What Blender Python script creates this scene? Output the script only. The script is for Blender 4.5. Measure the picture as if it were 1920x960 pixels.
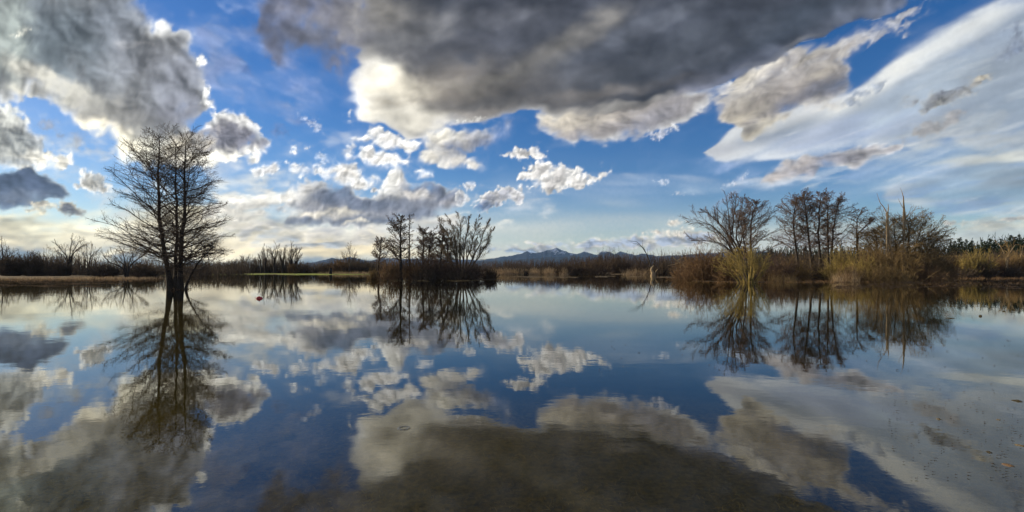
import bpy, math, random
import numpy as np
S = bpy.context.scene
for o in list(bpy.data.objects): bpy.data.objects.remove(o)
R = math.radians
F = 880.0; HZ = 504.0; CAMZ = 1.8            # photo focal length and horizon row (pixels of 1920), eye height
# ---- camera --------------------------------------------------------------
cd = bpy.data.cameras.new('camera'); cam = bpy.data.objects.new('camera', cd)
S.collection.objects.link(cam); S.camera = cam
cam.location = (0, 0, CAMZ); cam.rotation_euler = (R(90), 0, 0)
cd.sensor_fit = 'HORIZONTAL'; cd.sensor_width = 36; cd.lens = 36*F/1920
cd.shift_y = (HZ-480)/1920
cd.clip_start = .05; cd.clip_end = 60000
S.render.resolution_x = 1024; S.render.resolution_y = 512
# ---- sky light and sun -----------------------------------------------------
SUN_AZ = R(-70); SUN_EL = R(19)                 # from +Y towards +X
sunv = (math.sin(SUN_AZ)*math.cos(SUN_EL), math.cos(SUN_AZ)*math.cos(SUN_EL), math.sin(SUN_EL))
w = bpy.data.worlds.new('World'); S.world = w; w.use_nodes = True
nt = w.node_tree; bg = nt.nodes['Background']
sk = nt.nodes.new('ShaderNodeTexSky'); sk.sky_type = 'NISHITA'; sk.sun_disc = False
sk.sun_elevation = SUN_EL; sk.sun_rotation = SUN_AZ; sk.altitude = 300; sk.air_density = 1.0; sk.dust_density = .3; sk.ozone_density = 3.0
hs = nt.nodes.new('ShaderNodeHueSaturation'); hs.inputs['Saturation'].default_value = 1.35; hs.inputs['Hue'].default_value = .513
nt.links.new(sk.outputs[0], hs.inputs['Color']); nt.links.new(hs.outputs[0], bg.inputs[0]); bg.inputs[1].default_value = .082
sl = bpy.data.lights.new('sun', 'SUN'); sun = bpy.data.objects.new('sun', sl); S.collection.objects.link(sun)
sl.energy = 5.0; sl.angle = R(.6); sl.color = (1, .84, .58)
from mathutils import Vector
sun.rotation_euler = Vector(sunv).to_track_quat('Z', 'Y').to_euler()
S.view_settings.view_transform = 'Standard'; S.view_settings.look = 'None'; S.view_settings.exposure = .42; S.view_settings.gamma = 1
S.cycles.transparent_max_bounces = 12; S.cycles.max_bounces = 6; S.cycles.volume_bounces = 0
rng = np.random.default_rng(7)

# ---- helpers ---------------------------------------------------------------
def P(px, py, D): return np.array([(px-960)/F*D, D, CAMZ+(HZ-py)/F*D])
def G(px, D, z=0): return np.array([(px-960)/F*D, D, z])
def tag(o, label=None, cat=None, group=None, kind=None):
    if label: o['label'] = label
    if cat: o['category'] = cat
    if group: o['group'] = group
    if kind: o['kind'] = kind
    return o
def link(o, parent=None):
    S.collection.objects.link(o)
    if parent is not None: o.parent = parent
    return o
def mesh(name, V, faces, mat, parent=None, smooth=True):
    """faces: list of int arrays (n,3) or (n,4)"""
    me = bpy.data.meshes.new(name)
    V = np.asarray(V, np.float32)
    faces = [f for f in faces if len(f)]
    nl = sum(f.size for f in faces); nf = sum(len(f) for f in faces)
    me.vertices.add(len(V)); me.vertices.foreach_set('co', V.ravel())
    me.loops.add(nl); me.polygons.add(nf)
    me.loops.foreach_set('vertex_index', np.concatenate([f.ravel() for f in faces]).astype(np.int32))
    tot = np.concatenate([np.full(len(f), f.shape[1], np.int32) for f in faces])
    me.polygons.foreach_set('loop_start', np.concatenate([[0], np.cumsum(tot)[:-1]]).astype(np.int32))
    me.polygons.foreach_set('loop_total', tot)
    me.polygons.foreach_set('use_smooth', np.full(nf, smooth, bool))
    me.update(calc_edges=True)
    me.materials.append(mat)
    o = bpy.data.objects.new(name, me)
    return link(o, parent)
def empty(name, loc, label=None, cat=None, group=None, rz=0):
    o = bpy.data.objects.new(name, None); o.location = loc; o.rotation_euler = (0, 0, rz)
    o.empty_display_size = .3
    link(o); tag(o, label, cat, group); return o
def nodes(name):
    m = bpy.data.materials.new(name); m.use_nodes = True
    n = m.node_tree.nodes; l = m.node_tree.links
    return m, n, l, n['Principled BSDF']
def mat_noise(name, c1, c2, scale=5, rough=.9, bump=.0, bscale=None, dist=.02, stretch=None, spec=.2, obj=False, c3=None, trans=0):
    m, n, l, b = nodes(name)
    tc = n.new('ShaderNodeTexCoord'); mp = n.new('ShaderNodeMapping'); l.new(tc.outputs['Object'], mp.inputs[0])
    if stretch: mp.inputs['Scale'].default_value = stretch
    t = n.new('ShaderNodeTexNoise'); t.inputs['Scale'].default_value = scale; t.inputs['Detail'].default_value = 5
    l.new(mp.outputs[0], t.inputs['Vector'])
    r = n.new('ShaderNodeValToRGB'); l.new(t.outputs[0], r.inputs[0])
    r.color_ramp.elements[0].position = .32; r.color_ramp.elements[1].position = .68
    r.color_ramp.elements[0].color = (*c1, 1); r.color_ramp.elements[1].color = (*c2, 1)
    if c3: e = r.color_ramp.elements.new(.5); e.color = (*c3, 1)
    l.new(r.outputs[0], b.inputs['Base Color']); b.inputs['Roughness'].default_value = rough
    b.inputs['Specular IOR Level'].default_value = spec
    if bump:
        t2 = n.new('ShaderNodeTexNoise'); t2.inputs['Scale'].default_value = bscale or scale*3; t2.inputs['Detail'].default_value = 4
        l.new(mp.outputs[0], t2.inputs['Vector'])
        bp = n.new('ShaderNodeBump'); bp.inputs['Strength'].default_value = bump; bp.inputs['Distance'].default_value = dist
        l.new(t2.outputs[0], bp.inputs['Height']); l.new(bp.outputs[0], b.inputs['Normal'])
    return m
# ---- cloud field -------------------------------------------------------
def _hash(ix, iy, s):
    h = (ix*374761393 + iy*668265263 + s*1442695041) & 0xffffffff
    h = ((h ^ (h >> 13))*1274126177) & 0xffffffff
    return h ^ (h >> 16)
def gnoise(x, y, s=0):
    xi = np.floor(x).astype(np.int64); yi = np.floor(y).astype(np.int64)
    xf = (x-xi).astype(np.float32); yf = (y-yi).astype(np.float32)
    u = xf*xf*xf*(xf*(xf*6-15)+10); v = yf*yf*yf*(yf*(yf*6-15)+10)
    def g(a, b, dx, dy):
        t = (_hash(a, b, s) & 1023).astype(np.float32)*(2*math.pi/1024)
        return np.cos(t)*dx + np.sin(t)*dy
    a = g(xi, yi, xf, yf); b = g(xi+1, yi, xf-1, yf)
    c = g(xi, yi+1, xf, yf-1); d = g(xi+1, yi+1, xf-1, yf-1)
    return ((a*(1-u)+b*u)*(1-v) + (c*(1-u)+d*u)*v)*1.5
def fbm(x, y, s=0, o=5, r=0.55):
    t = 0; a = 1; n = 0
    for i in range(o):
        t = t + a*gnoise(x+i*17.3, y+i*9.1, s+i); n += a; a *= r; x = x*2.03; y = y*2.03
    return t/n*1.6
def billow(x, y, s=0, o=5, r=0.55):
    t = 0; a = 1; n = 0
    for i in range(o):
        t = t + a*(np.sqrt(gnoise(x+i*17.3, y+i*9.1, s+i)**2+.012)*2.6-.32); n += a; a *= r; x = x*2.05; y = y*2.05
    return t/n
def sst(a, b, x):
    t = np.clip((x-a)/(b-a), 0, 1); return t*t*(3-2*t)
def rotd(x, y, cx, cy, deg):
    c = math.cos(math.radians(deg)); s = math.sin(math.radians(deg))
    dx = x-cx; dy = y-cy
    return dx*c+dy*s, -dx*s+dy*c
def ell(x, y, e):
    cx, cy, rx, ry = e[:4]; r = e[4] if len(e) > 4 else 0
    a, b = rotd(x, y, cx, cy, r)
    k = np.sqrt((a/rx)**2+(b/ry)**2)
    return (1-k)*min(rx, ry)
def poly(x, y, P):
    P = np.array(P, np.float32); n = len(P)
    d = np.full(x.shape, 1e9, np.float32); ins = np.zeros(x.shape, bool)
    for i in range(n):
        ax, ay = P[i]; bx, by = P[(i+1) % n]
        ex, ey = bx-ax, by-ay; L = ex*ex+ey*ey+1e-6
        t = np.clip(((x-ax)*ex+(y-ay)*ey)/L, 0, 1)
        d = np.minimum(d, (x-ax-t*ex)**2+(y-ay-t*ey)**2)
        if ay != by: ins ^= ((ay > y) != (by > y)) & (x < (bx-ax)*(y-ay)/(by-ay)+ax)
    d = np.sqrt(d); return np.where(ins, d, -d)
def lin(c):
    c = np.array(c, np.float32)/255
    return np.where(c <= 0.04045, c/12.92, ((c+0.055)/1.055)**2.4).astype(np.float32)

class Layer:
    """one cloud: outline from ellipses and polygons (photo pixels), lit rim and grey core"""
    def __init__(s, shapes, rim, core, amp=10, ns=40, warp=8, soft=6, depth=30, emb=.5, bil=.25, rot=0, st=1, op=1,
                 paint=(), holes=(), seed=0, nz=.5, ld=(-.8, .6), dp=1.0, cap=None, thr=0, pr=.42):
        s.__dict__.update(locals())
    def apply(s, X, Y, col, den):
        sd0 = s.seed*13+7
        # local box for speed
        xs = []; ys = []
        for sh in s.shapes:
            if isinstance(sh, list):
                for p in sh: xs.append(p[0]); ys.append(p[1])
            else:
                m = max(sh[2], sh[3]); xs += [sh[0]-m, sh[0]+m]; ys += [sh[1]-m, sh[1]+m]
        pad = s.amp*1.6+s.warp*1.5+20
        sel = (X > min(xs)-pad) & (X < max(xs)+pad) & (Y > min(ys)-pad) & (Y < max(ys)+pad)
        if not sel.any(): return
        x = X[sel]; y = Y[sel]
        rx, ry = rotd(x, y, 0, 0, s.rot)
        rx = rx/(s.ns*s.st); ry = ry/s.ns
        wx = x+s.warp*fbm(rx*.9, ry*.9, sd0+50, 3); wy = y+s.warp*fbm(rx*.9, ry*.9, sd0+60, 3)
        F = None
        for sh in s.shapes:
            f = poly(wx, wy, sh) if isinstance(sh, list) else ell(wx, wy, sh)
            if F is None: F = f
            else:
                k = 6.0; h = np.clip(.5+.5*(F-f)/k, 0, 1); F = f*(1-h)+F*h+k*h*(1-h)
        for sh in s.holes:
            f = poly(wx, wy, sh) if isinstance(sh, list) else ell(wx, wy, sh)
            F = np.minimum(F, -f)
        if s.cap: F = np.minimum(F, s.cap)-s.thr
        def hf(ax, ay, o=6):
            q1, q2 = rotd(ax, ay, 0, 0, s.rot); q1 = q1/(s.ns*s.st); q2 = q2/s.ns
            q1 = q1+.18*gnoise(q1*1.1, q2*1.1, sd0+80); q2 = q2+.18*gnoise(q1*1.1+5, q2*1.1, sd0+81)
            return (1-s.nz)*billow(q1, q2, sd0, o, s.pr)+s.nz*(.4+.8*fbm(q1*.8, q2*.8, sd0+20, o, s.pr+.03))
        h0 = hf(x, y)
        lo = fbm(rx*.45, ry*.45, sd0+90, 4, .55)
        mid = fbm(rx*1.1+3, ry*1.1, sd0+70, 3, .5)
        hd = hf(x, y, 4); D = F+s.amp*(1.2*(hd-float(hd.mean()))+.5*mid+.22)
        sf = s.soft*(1.5 if s.ns > 22 else .8)*np.exp(1.5*lo+1.2*mid)+2.0
        al = (.7*sst(0, 1, D/sf)+.3*sst(-.6, 2.2, D/sf))*s.op
        dep = sst(0, s.depth, D+s.depth*.25*fbm(rx*.7, ry*.7, sd0+33, 4))**s.dp
        c = s.rim[None]*(1-dep[:, None])+s.core[None]*dep[:, None]
        e = 2.0+s.ns*.12
        h2 = hf(x, y, 3); h1 = hf(x+s.ld[0]*e, y+s.ld[1]*e, 3)
        sh_ = np.clip((h2-h1)*s.emb*1.7, -.3, .4)
        for p in s.paint:                                    # broad brighter or darker regions of this cloud
            cx, cy, ax, ay, r, pc, k = p
            a, b = rotd(wx, wy, cx, cy, r)
            q = (a/ax)**2+(b/ay)**2
            g = np.exp(-.55*q**1.3+.9*(h0-.4)*q+.7*lo*np.minimum(q, 1.5))
            g = np.clip(g*k, 0, 1)[:, None]
            c = c*(1-g)+lin(pc)[None]*g
        tex = np.exp(s.bil*((h0-.4)*1.1+lo*1.5+mid*.8))+sh_*np.where(F < s.depth*1.5, 1, .75)
        c = c*np.clip(tex, .4, 1.6)[:, None]
        a = al[:, None]
        col[sel] = col[sel]*(1-a)+c*a
        den[sel] = den[sel]*(1-al)+al

def L(shapes, rim, core, **k): return Layer(shapes, lin(rim), lin(core), **k)
W = (250, 250, 246)
LAYERS = [
 # thin high veils
 L([(900,430,620,48,-1),(1150,380,120,22,5)], (236,228,204),(230,222,202), amp=16,ns=120,st=4,warp=20,soft=34,op=.92,emb=.15,bil=.12,seed=1,nz=.9),
 L([(480,150,230,26,8),(380,60,70,26,-40),(1150,362,90,12,6),(520,190,120,10,4)], (150,180,225),(160,185,225), amp=26,ns=60,st=3,warp=22,soft=40,op=.42,emb=.1,bil=.1,rot=6,seed=2,nz=.9),
 L([(1310,300,60,10,-12),(1390,330,40,14,-30),(1400,300,60,9,-10)], (195,210,235),(180,195,225), amp=14,ns=30,st=2,warp=10,soft=22,op=.6,rot=-15,seed=3,nz=.9),
 L([[(-400,400),(2400,400),(2400,560),(-400,560)]], (232,230,218),(214,218,214), amp=10,ns=160,st=5,warp=10,soft=60,depth=90,op=.85,emb=0,bil=.06,seed=51,nz=.9),
 # cream glow bank on the left horizon
 L([[(-1500,395),(120,402),(230,375),(420,385),(700,418),(860,452),(900,470),(900,540),(-1500,540)]], (255,244,204),(246,228,184), amp=20,ns=34,st=3,warp=14,soft=30,depth=50,emb=.6,bil=.32,nz=.75,seed=4,ld=(-.3,-.9),
   paint=[(60,424,200,24,0,(255,250,216),.95),(330,430,140,22,0,(255,244,214),.8),(560,440,150,12,0,(244,236,214),.7),(300,440,150,30,0,(228,220,196),.5),(650,432,160,18,0,(196,200,196),.6),(-100,420,150,30,0,(252,240,200),.8)]),
 L([[(-1500,462),(60,460),(140,468),(240,462),(460,480),(560,474),(760,468),(900,478),(1010,490),(1010,545),(-1500,545)]], (220,218,198),(122,144,158), amp=16,ns=34,st=2.2,warp=10,soft=18,depth=26,emb=.35,bil=.25,seed=5,
   paint=[(100,474,170,14,0,(112,134,152),.9),(640,462,130,6,0,(226,216,190),.8),(540,470,50,5,0,(224,212,184),.6),(600,484,220,9,0,(136,158,178),.7),(300,480,120,10,0,(136,156,170),.7)]),
 # banded layers above the middle trees
 L([(600,415,150,26,3),(470,385,70,22),(440,410,70,30),(700,440,150,14,0),(820,425,100,12,-3)], (255,248,230),(196,190,180), amp=18,ns=28,st=2.2,warp=14,soft=9,depth=22,emb=.8,bil=.36,nz=.65,seed=6,ld=(-.4,-.8),
   paint=[(470,378,60,14,0,(244,240,228),.6),(565,418,60,8,5,(112,120,134),.8),(500,433,60,5,0,(122,128,138),.7),(420,440,30,8,0,(150,150,150),.6)]),
 L([(580,455,160,9,-4),(740,452,90,7,-2),(545,440,70,8,-3)], (248,238,214),(170,176,180), amp=12,ns=22,st=3,warp=10,soft=8,depth=14,emb=.7,bil=.3,seed=8),
 # big sheet at right
 L([[(1312,284),(1345,262),(1400,228),(1500,196),(1596,168),(1640,136),(1690,98),(1745,62),(1810,28),(1880,-8),(2000,-60),(3600,-80),(3600,300),(1920,300),(1760,262),(1700,268),(1600,272),(1500,292),(1400,302),(1340,300)]],
   (238,240,240),(140,152,168), amp=14,ns=60,st=3.4,warp=9,soft=9,depth=46,emb=.35,bil=.2,rot=-24,seed=9,nz=.85,
   paint=[(1700,118,160,18,-36,(236,236,230),1.0),(1830,40,90,20,-34,(212,215,214),.7),(1350,282,40,14,-10,(226,228,234),.7),(1560,190,60,9,-22,(216,220,226),.6),(1880,215,180,46,-8,(146,160,176),.95),(1740,190,120,26,-20,(150,162,178),.8),(1600,240,160,14,-10,(150,162,186),.7),(1820,150,120,35,-20,(160,172,184),.6)]),
 L([[(1560,345),(1700,275),(1800,250),(1880,232),(3600,200),(3600,500),(1750,400),(1650,370)]], (222,225,222),(156,170,182), amp=22,ns=44,st=4.5,warp=16,soft=22,depth=40,emb=.4,bil=.28,rot=-12,seed=10,nz=.8,op=.93,
   paint=[(1880,232,110,9,-9,(226,226,214),.9),(1760,262,60,8,-14,(216,218,212),.8),(1830,297,150,8,-10,(214,215,206),.8),(1900,292,60,7,-4,(216,218,208),.8),(1700,345,200,5,-8,(216,220,214),.8),(1640,355,90,7,-10,(216,220,222),.7),(1850,325,160,9,-7,(140,162,182),.7),(1850,362,170,12,-3,(128,158,182),.8),(1760,335,60,8,-10,(128,156,186),.6),(1720,320,50,7,-5,(120,150,190),.5),(1850,278,90,6,-8,(150,166,180),.6),(1850,383,180,5,-3,(176,192,198),.6)]),
 L([(1540,332,140,8,-7),(1620,360,140,5,-9)], (212,220,230),(190,204,222), amp=10,ns=26,st=4,warp=8,soft=10,op=.8,rot=-9,seed=11,emb=.2,nz=.8),
 # right horizon bands
 L([[(1440,430),(1600,418),(1720,412),(1800,418),(1880,404),(3600,396),(3600,470),(1440,470)]], (216,208,188),(158,160,156), amp=12,ns=30,st=3,warp=10,soft=16,depth=14,emb=.4,bil=.25,seed=12,
   paint=[(1850,425,110,5,-2,(200,198,180),.7),(1850,442,140,9,0,(176,186,184),.6)]),
 L([(1790,418,32,5,0),(1900,410,40,6,-6)], (216,208,186),(160,156,148), amp=7,ns=14,st=2,warp=4,soft=5,depth=8,emb=.7,seed=13),
 # cumulus line over the mountains
 L([(1110,458,46,10,-4),(1180,456,60,13,-6),(1250,450,54,14,-4),(1300,446,50,16),(1030,463,40,8,0),(960,470,70,8,0)], (236,226,204),(150,160,178), amp=9,ns=16,st=1.6,warp=5,soft=5,depth=12,emb=.9,bil=.3,seed=14,
   paint=[(1200,474,190,9,0,(146,156,174),.95),(930,474,90,9,0,(128,150,176),.8)]),
 L([(1264,417,17,7,-5),(1228,434,22,5,0),(1262,438,24,5,0)], (240,232,216),(190,180,166), amp=5,ns=10,warp=3,soft=4,depth=9,seed=15),
 L([(1242,342,15,5,-5),(1370,345,16,4,-10),(1395,330,10,6,-40),(1275,361,10,3,0)], (224,226,234),(196,200,214), amp=5,ns=9,warp=3,soft=6,seed=16,op=.8),
 # scattered soft fragments and wisps
 L([(560,300,190,62,-4)], (246,246,242),(222,222,220), amp=26,ns=44,st=1.6,warp=16,soft=14,depth=30,emb=.4,bil=.15,seed=60,cap=8,thr=12,nz=.9,op=.6),
 L([(470,350,110,40,-6),(620,372,60,14)], (240,240,232),(214,214,206), amp=26,ns=36,st=2,warp=16,soft=16,depth=30,emb=.5,bil=.25,seed=61,cap=10,thr=3,nz=.7,op=.85),
 L([(460,90,110,90,0),(560,170,110,40,0)], (150,172,214),(140,156,196), amp=34,ns=40,st=1.8,warp=22,soft=26,depth=40,emb=.4,bil=.2,seed=62,cap=10,thr=1,nz=.8,op=.85,rot=20),
 L([(150,300,110,60,20),(250,370,90,50,0)], (226,228,224),(200,206,206), amp=26,ns=30,st=1.8,warp=16,soft=18,depth=30,emb=.5,bil=.2,seed=63,cap=9,thr=6,nz=.7,op=.8),
 L([(1120,360,220,50,-4)], (214,222,232),(200,212,224), amp=24,ns=50,st=4,warp=18,soft=26,depth=30,emb=.2,bil=.15,seed=64,cap=9,thr=8,nz=.85,op=.6,rot=3),
 L([(1230,180,120,60,-30),(1380,330,60,30,-30)], (196,210,238),(176,190,224), amp=26,ns=36,st=2.4,warp=18,soft=20,depth=30,emb=.3,bil=.2,seed=65,cap=9,thr=8,nz=.85,op=.6,rot=-30),
 L([(760,390,260,46,-2)], (236,232,220),(206,206,204), amp=22,ns=30,st=2.6,warp=14,soft=12,depth=22,emb=.5,bil=.25,seed=66,cap=9,thr=6,nz=.7,op=.85),
 # fine streaks in the sheet at right
 L([[(1400,300),(1620,180),(1800,60),(2100,-40),(2100,420),(1700,400),(1500,350)]], (244,245,240),(238,240,236), amp=26,ns=20,st=7,warp=10,soft=16,depth=30,emb=.3,bil=.15,seed=67,cap=6,thr=16,nz=.8,op=.3,rot=-19),
 L([[(1560,300),(1700,260),(2100,190),(2100,420),(1700,400),(1500,350)]], (112,146,190),(118,146,184), amp=26,ns=22,st=6,warp=10,soft=16,depth=30,emb=.2,bil=.15,seed=68,cap=6,thr=12,nz=.8,op=.6,rot=-9),
 # small puffs
 L([(985,286,30,10,-6),(1005,292,14,7)], (246,242,234),(190,186,182), amp=8,ns=15,warp=5,soft=4,depth=13,emb=1,seed=17),
 L([(1010,322,36,15,-10),(1045,335,45,20,-14),(1030,350,22,12,-20),(1082,342,20,12,0),(1130,326,17,8,-50),(1110,336,14,5,-20)], (248,244,236),(188,184,180), amp=10,ns=20,warp=7,soft=4,depth=20,emb=1,bil=.3,seed=18,ld=(-.5,-.8),
   paint=[(1045,362,40,9,-10,(160,156,156),.6)]),
 L([(925,372,38,15,-14),(950,362,30,12,-10),(910,385,20,9,-10),(967,370,18,9)], (240,236,230),(166,166,172), amp=9,ns=17,warp=6,soft=4,depth=14,emb=1,seed=19,ld=(-.4,-.8),
   paint=[(912,386,22,6,-10,(78,98,132),.9)]),
 L([(500,319,24,11,-6),(512,313,18,11,0),(488,322,16,9,0)], (255,255,252),(206,204,202), amp=4,ns=18,warp=4,soft=4,depth=12,emb=.7,seed=20,ld=(-.5,-.8)),
 L([(552,281,7,9),(576,277,6,3),(540,305,7,3),(556,310,7,4,-30)], W,(236,238,242), amp=3,ns=9,warp=3,soft=3,seed=21,op=.95),
 L([(608,296,18,8,20),(625,300,16,6,30),(600,306,16,6,0)], (214,226,242),(206,216,236), amp=8,ns=14,warp=7,soft=8,seed=69,op=.75),
 L([(585,232,26,6,35),(600,238,10,4,50)], (214,222,240),(180,190,214), amp=7,ns=12,warp=6,soft=6,seed=22,op=.75),
 L([(565,230,22,12,0),(520,245,20,10)], (118,132,170),(110,122,160), amp=10,ns=20,warp=8,soft=16,op=.5,seed=23,nz=.9),
 L([(435,118,45,18,25)], (110,128,175),(105,118,160), amp=14,ns=26,warp=10,soft=20,op=.55,seed=24,nz=.9),
 L([(561,317,18,7,0),(574,321,16,9,0),(597,322,22,9,4),(624,322,28,12,-4),(650,320,30,18,-6),(664,328,20,16,0),(672,346,17,15,0),(638,335,26,10,0),(699,334,9,8,0),(697,345,14,6,-20),(549,312,9,5,0)], (255,254,250),(216,210,200), amp=7,ns=24,warp=6,soft=4,depth=20,emb=.9,bil=.2,seed=25,ld=(-.3,-.8)),
 L([(705,246,20,12,10),(730,262,34,19,10),(762,272,24,13,0),(677,259,15,6,0),(658,284,12,14,0),(664,296,10,8,0),(692,292,20,17,0),(718,298,28,19,0),(738,303,22,13,0),(765,304,11,8,0),(784,321,15,9,0),(795,330,12,7,0)], (255,254,250),(222,217,210), amp=8,ns=26,warp=7,soft=4,depth=24,emb=.9,bil=.2,seed=26,ld=(-.3,-.8), holes=[(750,286,15,5,12),(676,274,8,4,-30)]),
 # left edge clouds
 L([[(-1500,184),(0,194),(16,192),(38,204),(56,224),(66,248),(86,274),(114,280),(134,292),(136,306),(118,316),(60,320),(-1500,322)]], W,(152,154,152), amp=11,ns=30,warp=9,soft=4,depth=34,emb=.9,bil=.35,seed=27,
   paint=[(20,215,34,18,25,(232,232,222),.8),(40,268,52,22,20,(118,124,128),.95),(95,300,42,12,5,(246,240,222),.9),(-60,250,80,60,0,(190,190,180),.6),(10,300,30,6,0,(120,126,130),.5)]),
 L([(176,343,30,17,10),(160,328,14,10,0),(192,355,16,10,0)], W,(176,172,160), amp=8,ns=18,warp=6,soft=4,depth=15,emb=.9,seed=28,
   paint=[(186,340,14,9,20,(140,140,136),.8)]),
 L([[(-1500,312),(60,316),(92,326),(112,340),(128,354),(134,368),(110,378),(60,392),(20,398),(-1500,412)]], (190,196,198),(84,98,122), amp=9,ns=34,st=1.4,warp=9,soft=4,depth=7,emb=.45,bil=.4,seed=29,
   paint=[(60,338,60,12,15,(84,97,122),.7),(35,370,60,10,0,(116,124,138),.6),(110,345,22,6,40,(228,228,222),.6)]),
 L([(128,392,30,13,5),(92,384,34,8,0),(144,398,12,7,20),(60,392,30,6)], (240,228,196),(104,104,108), amp=8,ns=17,st=1.4,warp=6,soft=5,depth=12,emb=.9,bil=.3,seed=30,
   paint=[(135,398,26,9,10,(96,98,106),.8),(110,376,24,6,-15,(240,230,200),.8),(50,398,44,5,0,(232,222,190),.7)]),
 # long grey bank
 L([(450,377,44,14,4),(430,397,60,20,0),(482,402,32,14,0)], (255,250,236),(206,200,188), amp=9,ns=28,st=1.4,warp=8,soft=6,depth=22,emb=.8,bil=.25,seed=70,ld=(-.3,-.8),
   paint=[(474,387,24,7,0,(168,164,156),.8),(476,403,30,7,0,(176,172,162),.7),(440,370,30,8,0,(255,252,242),.8)]),
 L([[(513,366),(530,354),(555,343),(574,338),(589,342),(605,337),(621,339),(636,347),(655,351),(677,362),(692,371),(708,364),(718,352),(720,336),(730,321),(746,315),(760,320),(766,342),(780,345),(821,343),(838,354),(867,361),(878,370),(867,386),(842,401),(796,414),(764,421),(730,425),(686,427),(624,425),(592,428),(561,425),(532,421),(530,412),(552,401),(532,396),(510,392),(528,383),(514,374)]],
   (255,253,246),(132,134,144), amp=9,ns=30,warp=7,soft=5,depth=16,emb=.7,bil=.24,seed=31,ld=(-.6,-.5),
   paint=[(548,361,40,18,-10,(246,242,232),1.1),(604,345,20,6,0,(236,234,228),.8),(628,369,44,20,6,(102,110,128),1.05),(576,352,12,10,0,(214,210,204),.6),(740,337,23,26,0,(252,249,240),1.3),(756,342,10,20,0,(196,192,188),.7),(808,357,42,14,4,(104,112,132),1.0),(706,384,54,12,0,(110,117,134),.95),(780,366,24,7,4,(206,200,192),.9),(642,396,24,5,6,(228,220,202),.9),(580,402,64,6,2,(226,218,202),1.0),(550,416,32,7,0,(112,118,132),.95),(516,391,14,4,0,(124,128,138),.8),(686,414,90,7,-2,(108,116,134),.95),(736,402,44,5,-4,(156,156,162),.8),(842,390,26,8,-10,(188,182,180),.85),(790,400,60,8,-8,(112,120,138),.8),(699,364,9,6,0,(255,250,240),1.1),(655,417,11,3,0,(232,224,206),.9),(677,415,11,3,0,(232,224,206),.9),(596,386,30,6,0,(160,158,160),.6)]),
 L([(880,350,14,9,0),(862,372,12,14,20),(705,357,9,6)], (236,234,230),(150,154,164), amp=6,ns=14,warp=5,soft=4,depth=12,emb=.9,seed=32),
 # cloud below the big one
 L([(821,263,36,26,0),(811,295,28,20,0),(849,297,44,22,4),(884,308,20,9,0),(872,264,58,24,-8),(917,255,34,16,-16),(950,234,22,12,-30)], (254,251,244),(176,172,168), amp=8,ns=34,warp=8,soft=6,depth=26,emb=.6,bil=.2,seed=33,ld=(-.5,-.6),
   paint=[(848,253,36,14,-4,(246,240,224),1.1),(842,280,46,8,4,(148,146,148),.9),(802,293,20,20,0,(236,230,216),.9),(905,268,40,15,-12,(136,139,152),1.0),(950,236,30,18,-30,(150,160,186),.9),(862,304,30,8,0,(234,226,212),.8),(880,250,24,8,-20,(176,176,184),.7)]),
 L([[(1000,208),(1006,244),(1040,262),(1078,276),(1092,262),(1150,264),(1200,258),(1262,238),(1320,205),(1400,150),(1250,170),(1100,190)]], (238,236,232),(160,154,150), amp=12,ns=34,st=1.5,warp=9,soft=7,depth=26,emb=.5,bil=.25,rot=-12,seed=34,
   paint=[(1060,222,50,14,-6,(226,216,196),.95),(1150,242,80,10,-10,(150,144,142),.8),(1230,222,60,16,-28,(150,148,154),.8),(1120,215,60,10,-12,(188,178,166),.6)]),
 L([(1243,247,19,9,-40),(1225,252,16,8)], (214,216,226),(166,168,180), amp=9,ns=14,warp=7,soft=8,op=.9,seed=35),
 # slanted cumulus at right
 L([[(1352,222),(1348,196),(1368,168),(1384,140),(1406,122),(1440,104),(1480,96),(1540,78),(1600,66),(1640,64),(1612,88),(1584,108),(1600,134),(1604,152),(1590,178),(1560,198),(1500,212),(1460,238),(1405,262),(1370,240)]],
   (232,226,214),(158,153,150), amp=14,ns=34,st=2.2,warp=12,soft=8,depth=20,emb=.75,bil=.3,rot=-30,seed=36,
   paint=[(1385,222,50,12,-18,(210,198,174),.95),(1440,238,50,10,-24,(206,196,174),.9),(1400,150,50,12,-35,(226,218,202),1.0),(1500,110,70,9,-30,(190,182,168),.8),(1530,140,60,10,-40,(178,170,158),.8),(1500,180,80,14,-25,(116,114,120),.9),(1395,200,40,26,-40,(198,190,176),.7),(1570,160,40,14,-20,(96,102,118),.85),(1430,190,60,10,-25,(150,142,134),.6),(1460,130,60,7,-30,(120,120,130),.5)]),
 L([(1600,78,90,12,-28),(1660,50,60,9,-32),(1690,45,26,9,-30)], (196,194,194),(162,164,172), amp=14,ns=22,st=2,warp=12,soft=12,op=.85,rot=-30,seed=37,emb=.6),
 L([[(1640,250),(1760,215),(1900,200),(3300,150),(3300,330),(1800,300),(1660,290)]], (196,200,200),(150,160,172), amp=26,ns=34,st=3,warp=14,soft=14,depth=24,emb=.5,bil=.25,seed=71,cap=7,thr=8,nz=.7,op=.7,rot=-16),
 L([[(1620,150),(1760,70),(1900,0),(3300,-60),(3300,240),(1800,250),(1640,240)]], (176,184,194),(140,152,170), amp=26,ns=30,st=3,warp=14,soft=16,depth=24,emb=.5,bil=.25,seed=72,cap=7,thr=12,nz=.7,op=.6,rot=-26),
 # dark scraps on the sheet
 L([(1775,180,60,14,-20),(1836,150,26,11,-15),(1720,188,22,8,-20)], (176,174,166),(132,134,138), amp=12,ns=20,st=1.7,warp=8,soft=10,depth=14,rot=-20,seed=38,emb=.9,
   paint=[(1838,147,18,8,-10,(206,198,180),.95),(1790,160,28,8,-25,(112,122,140),.8)]),
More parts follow.
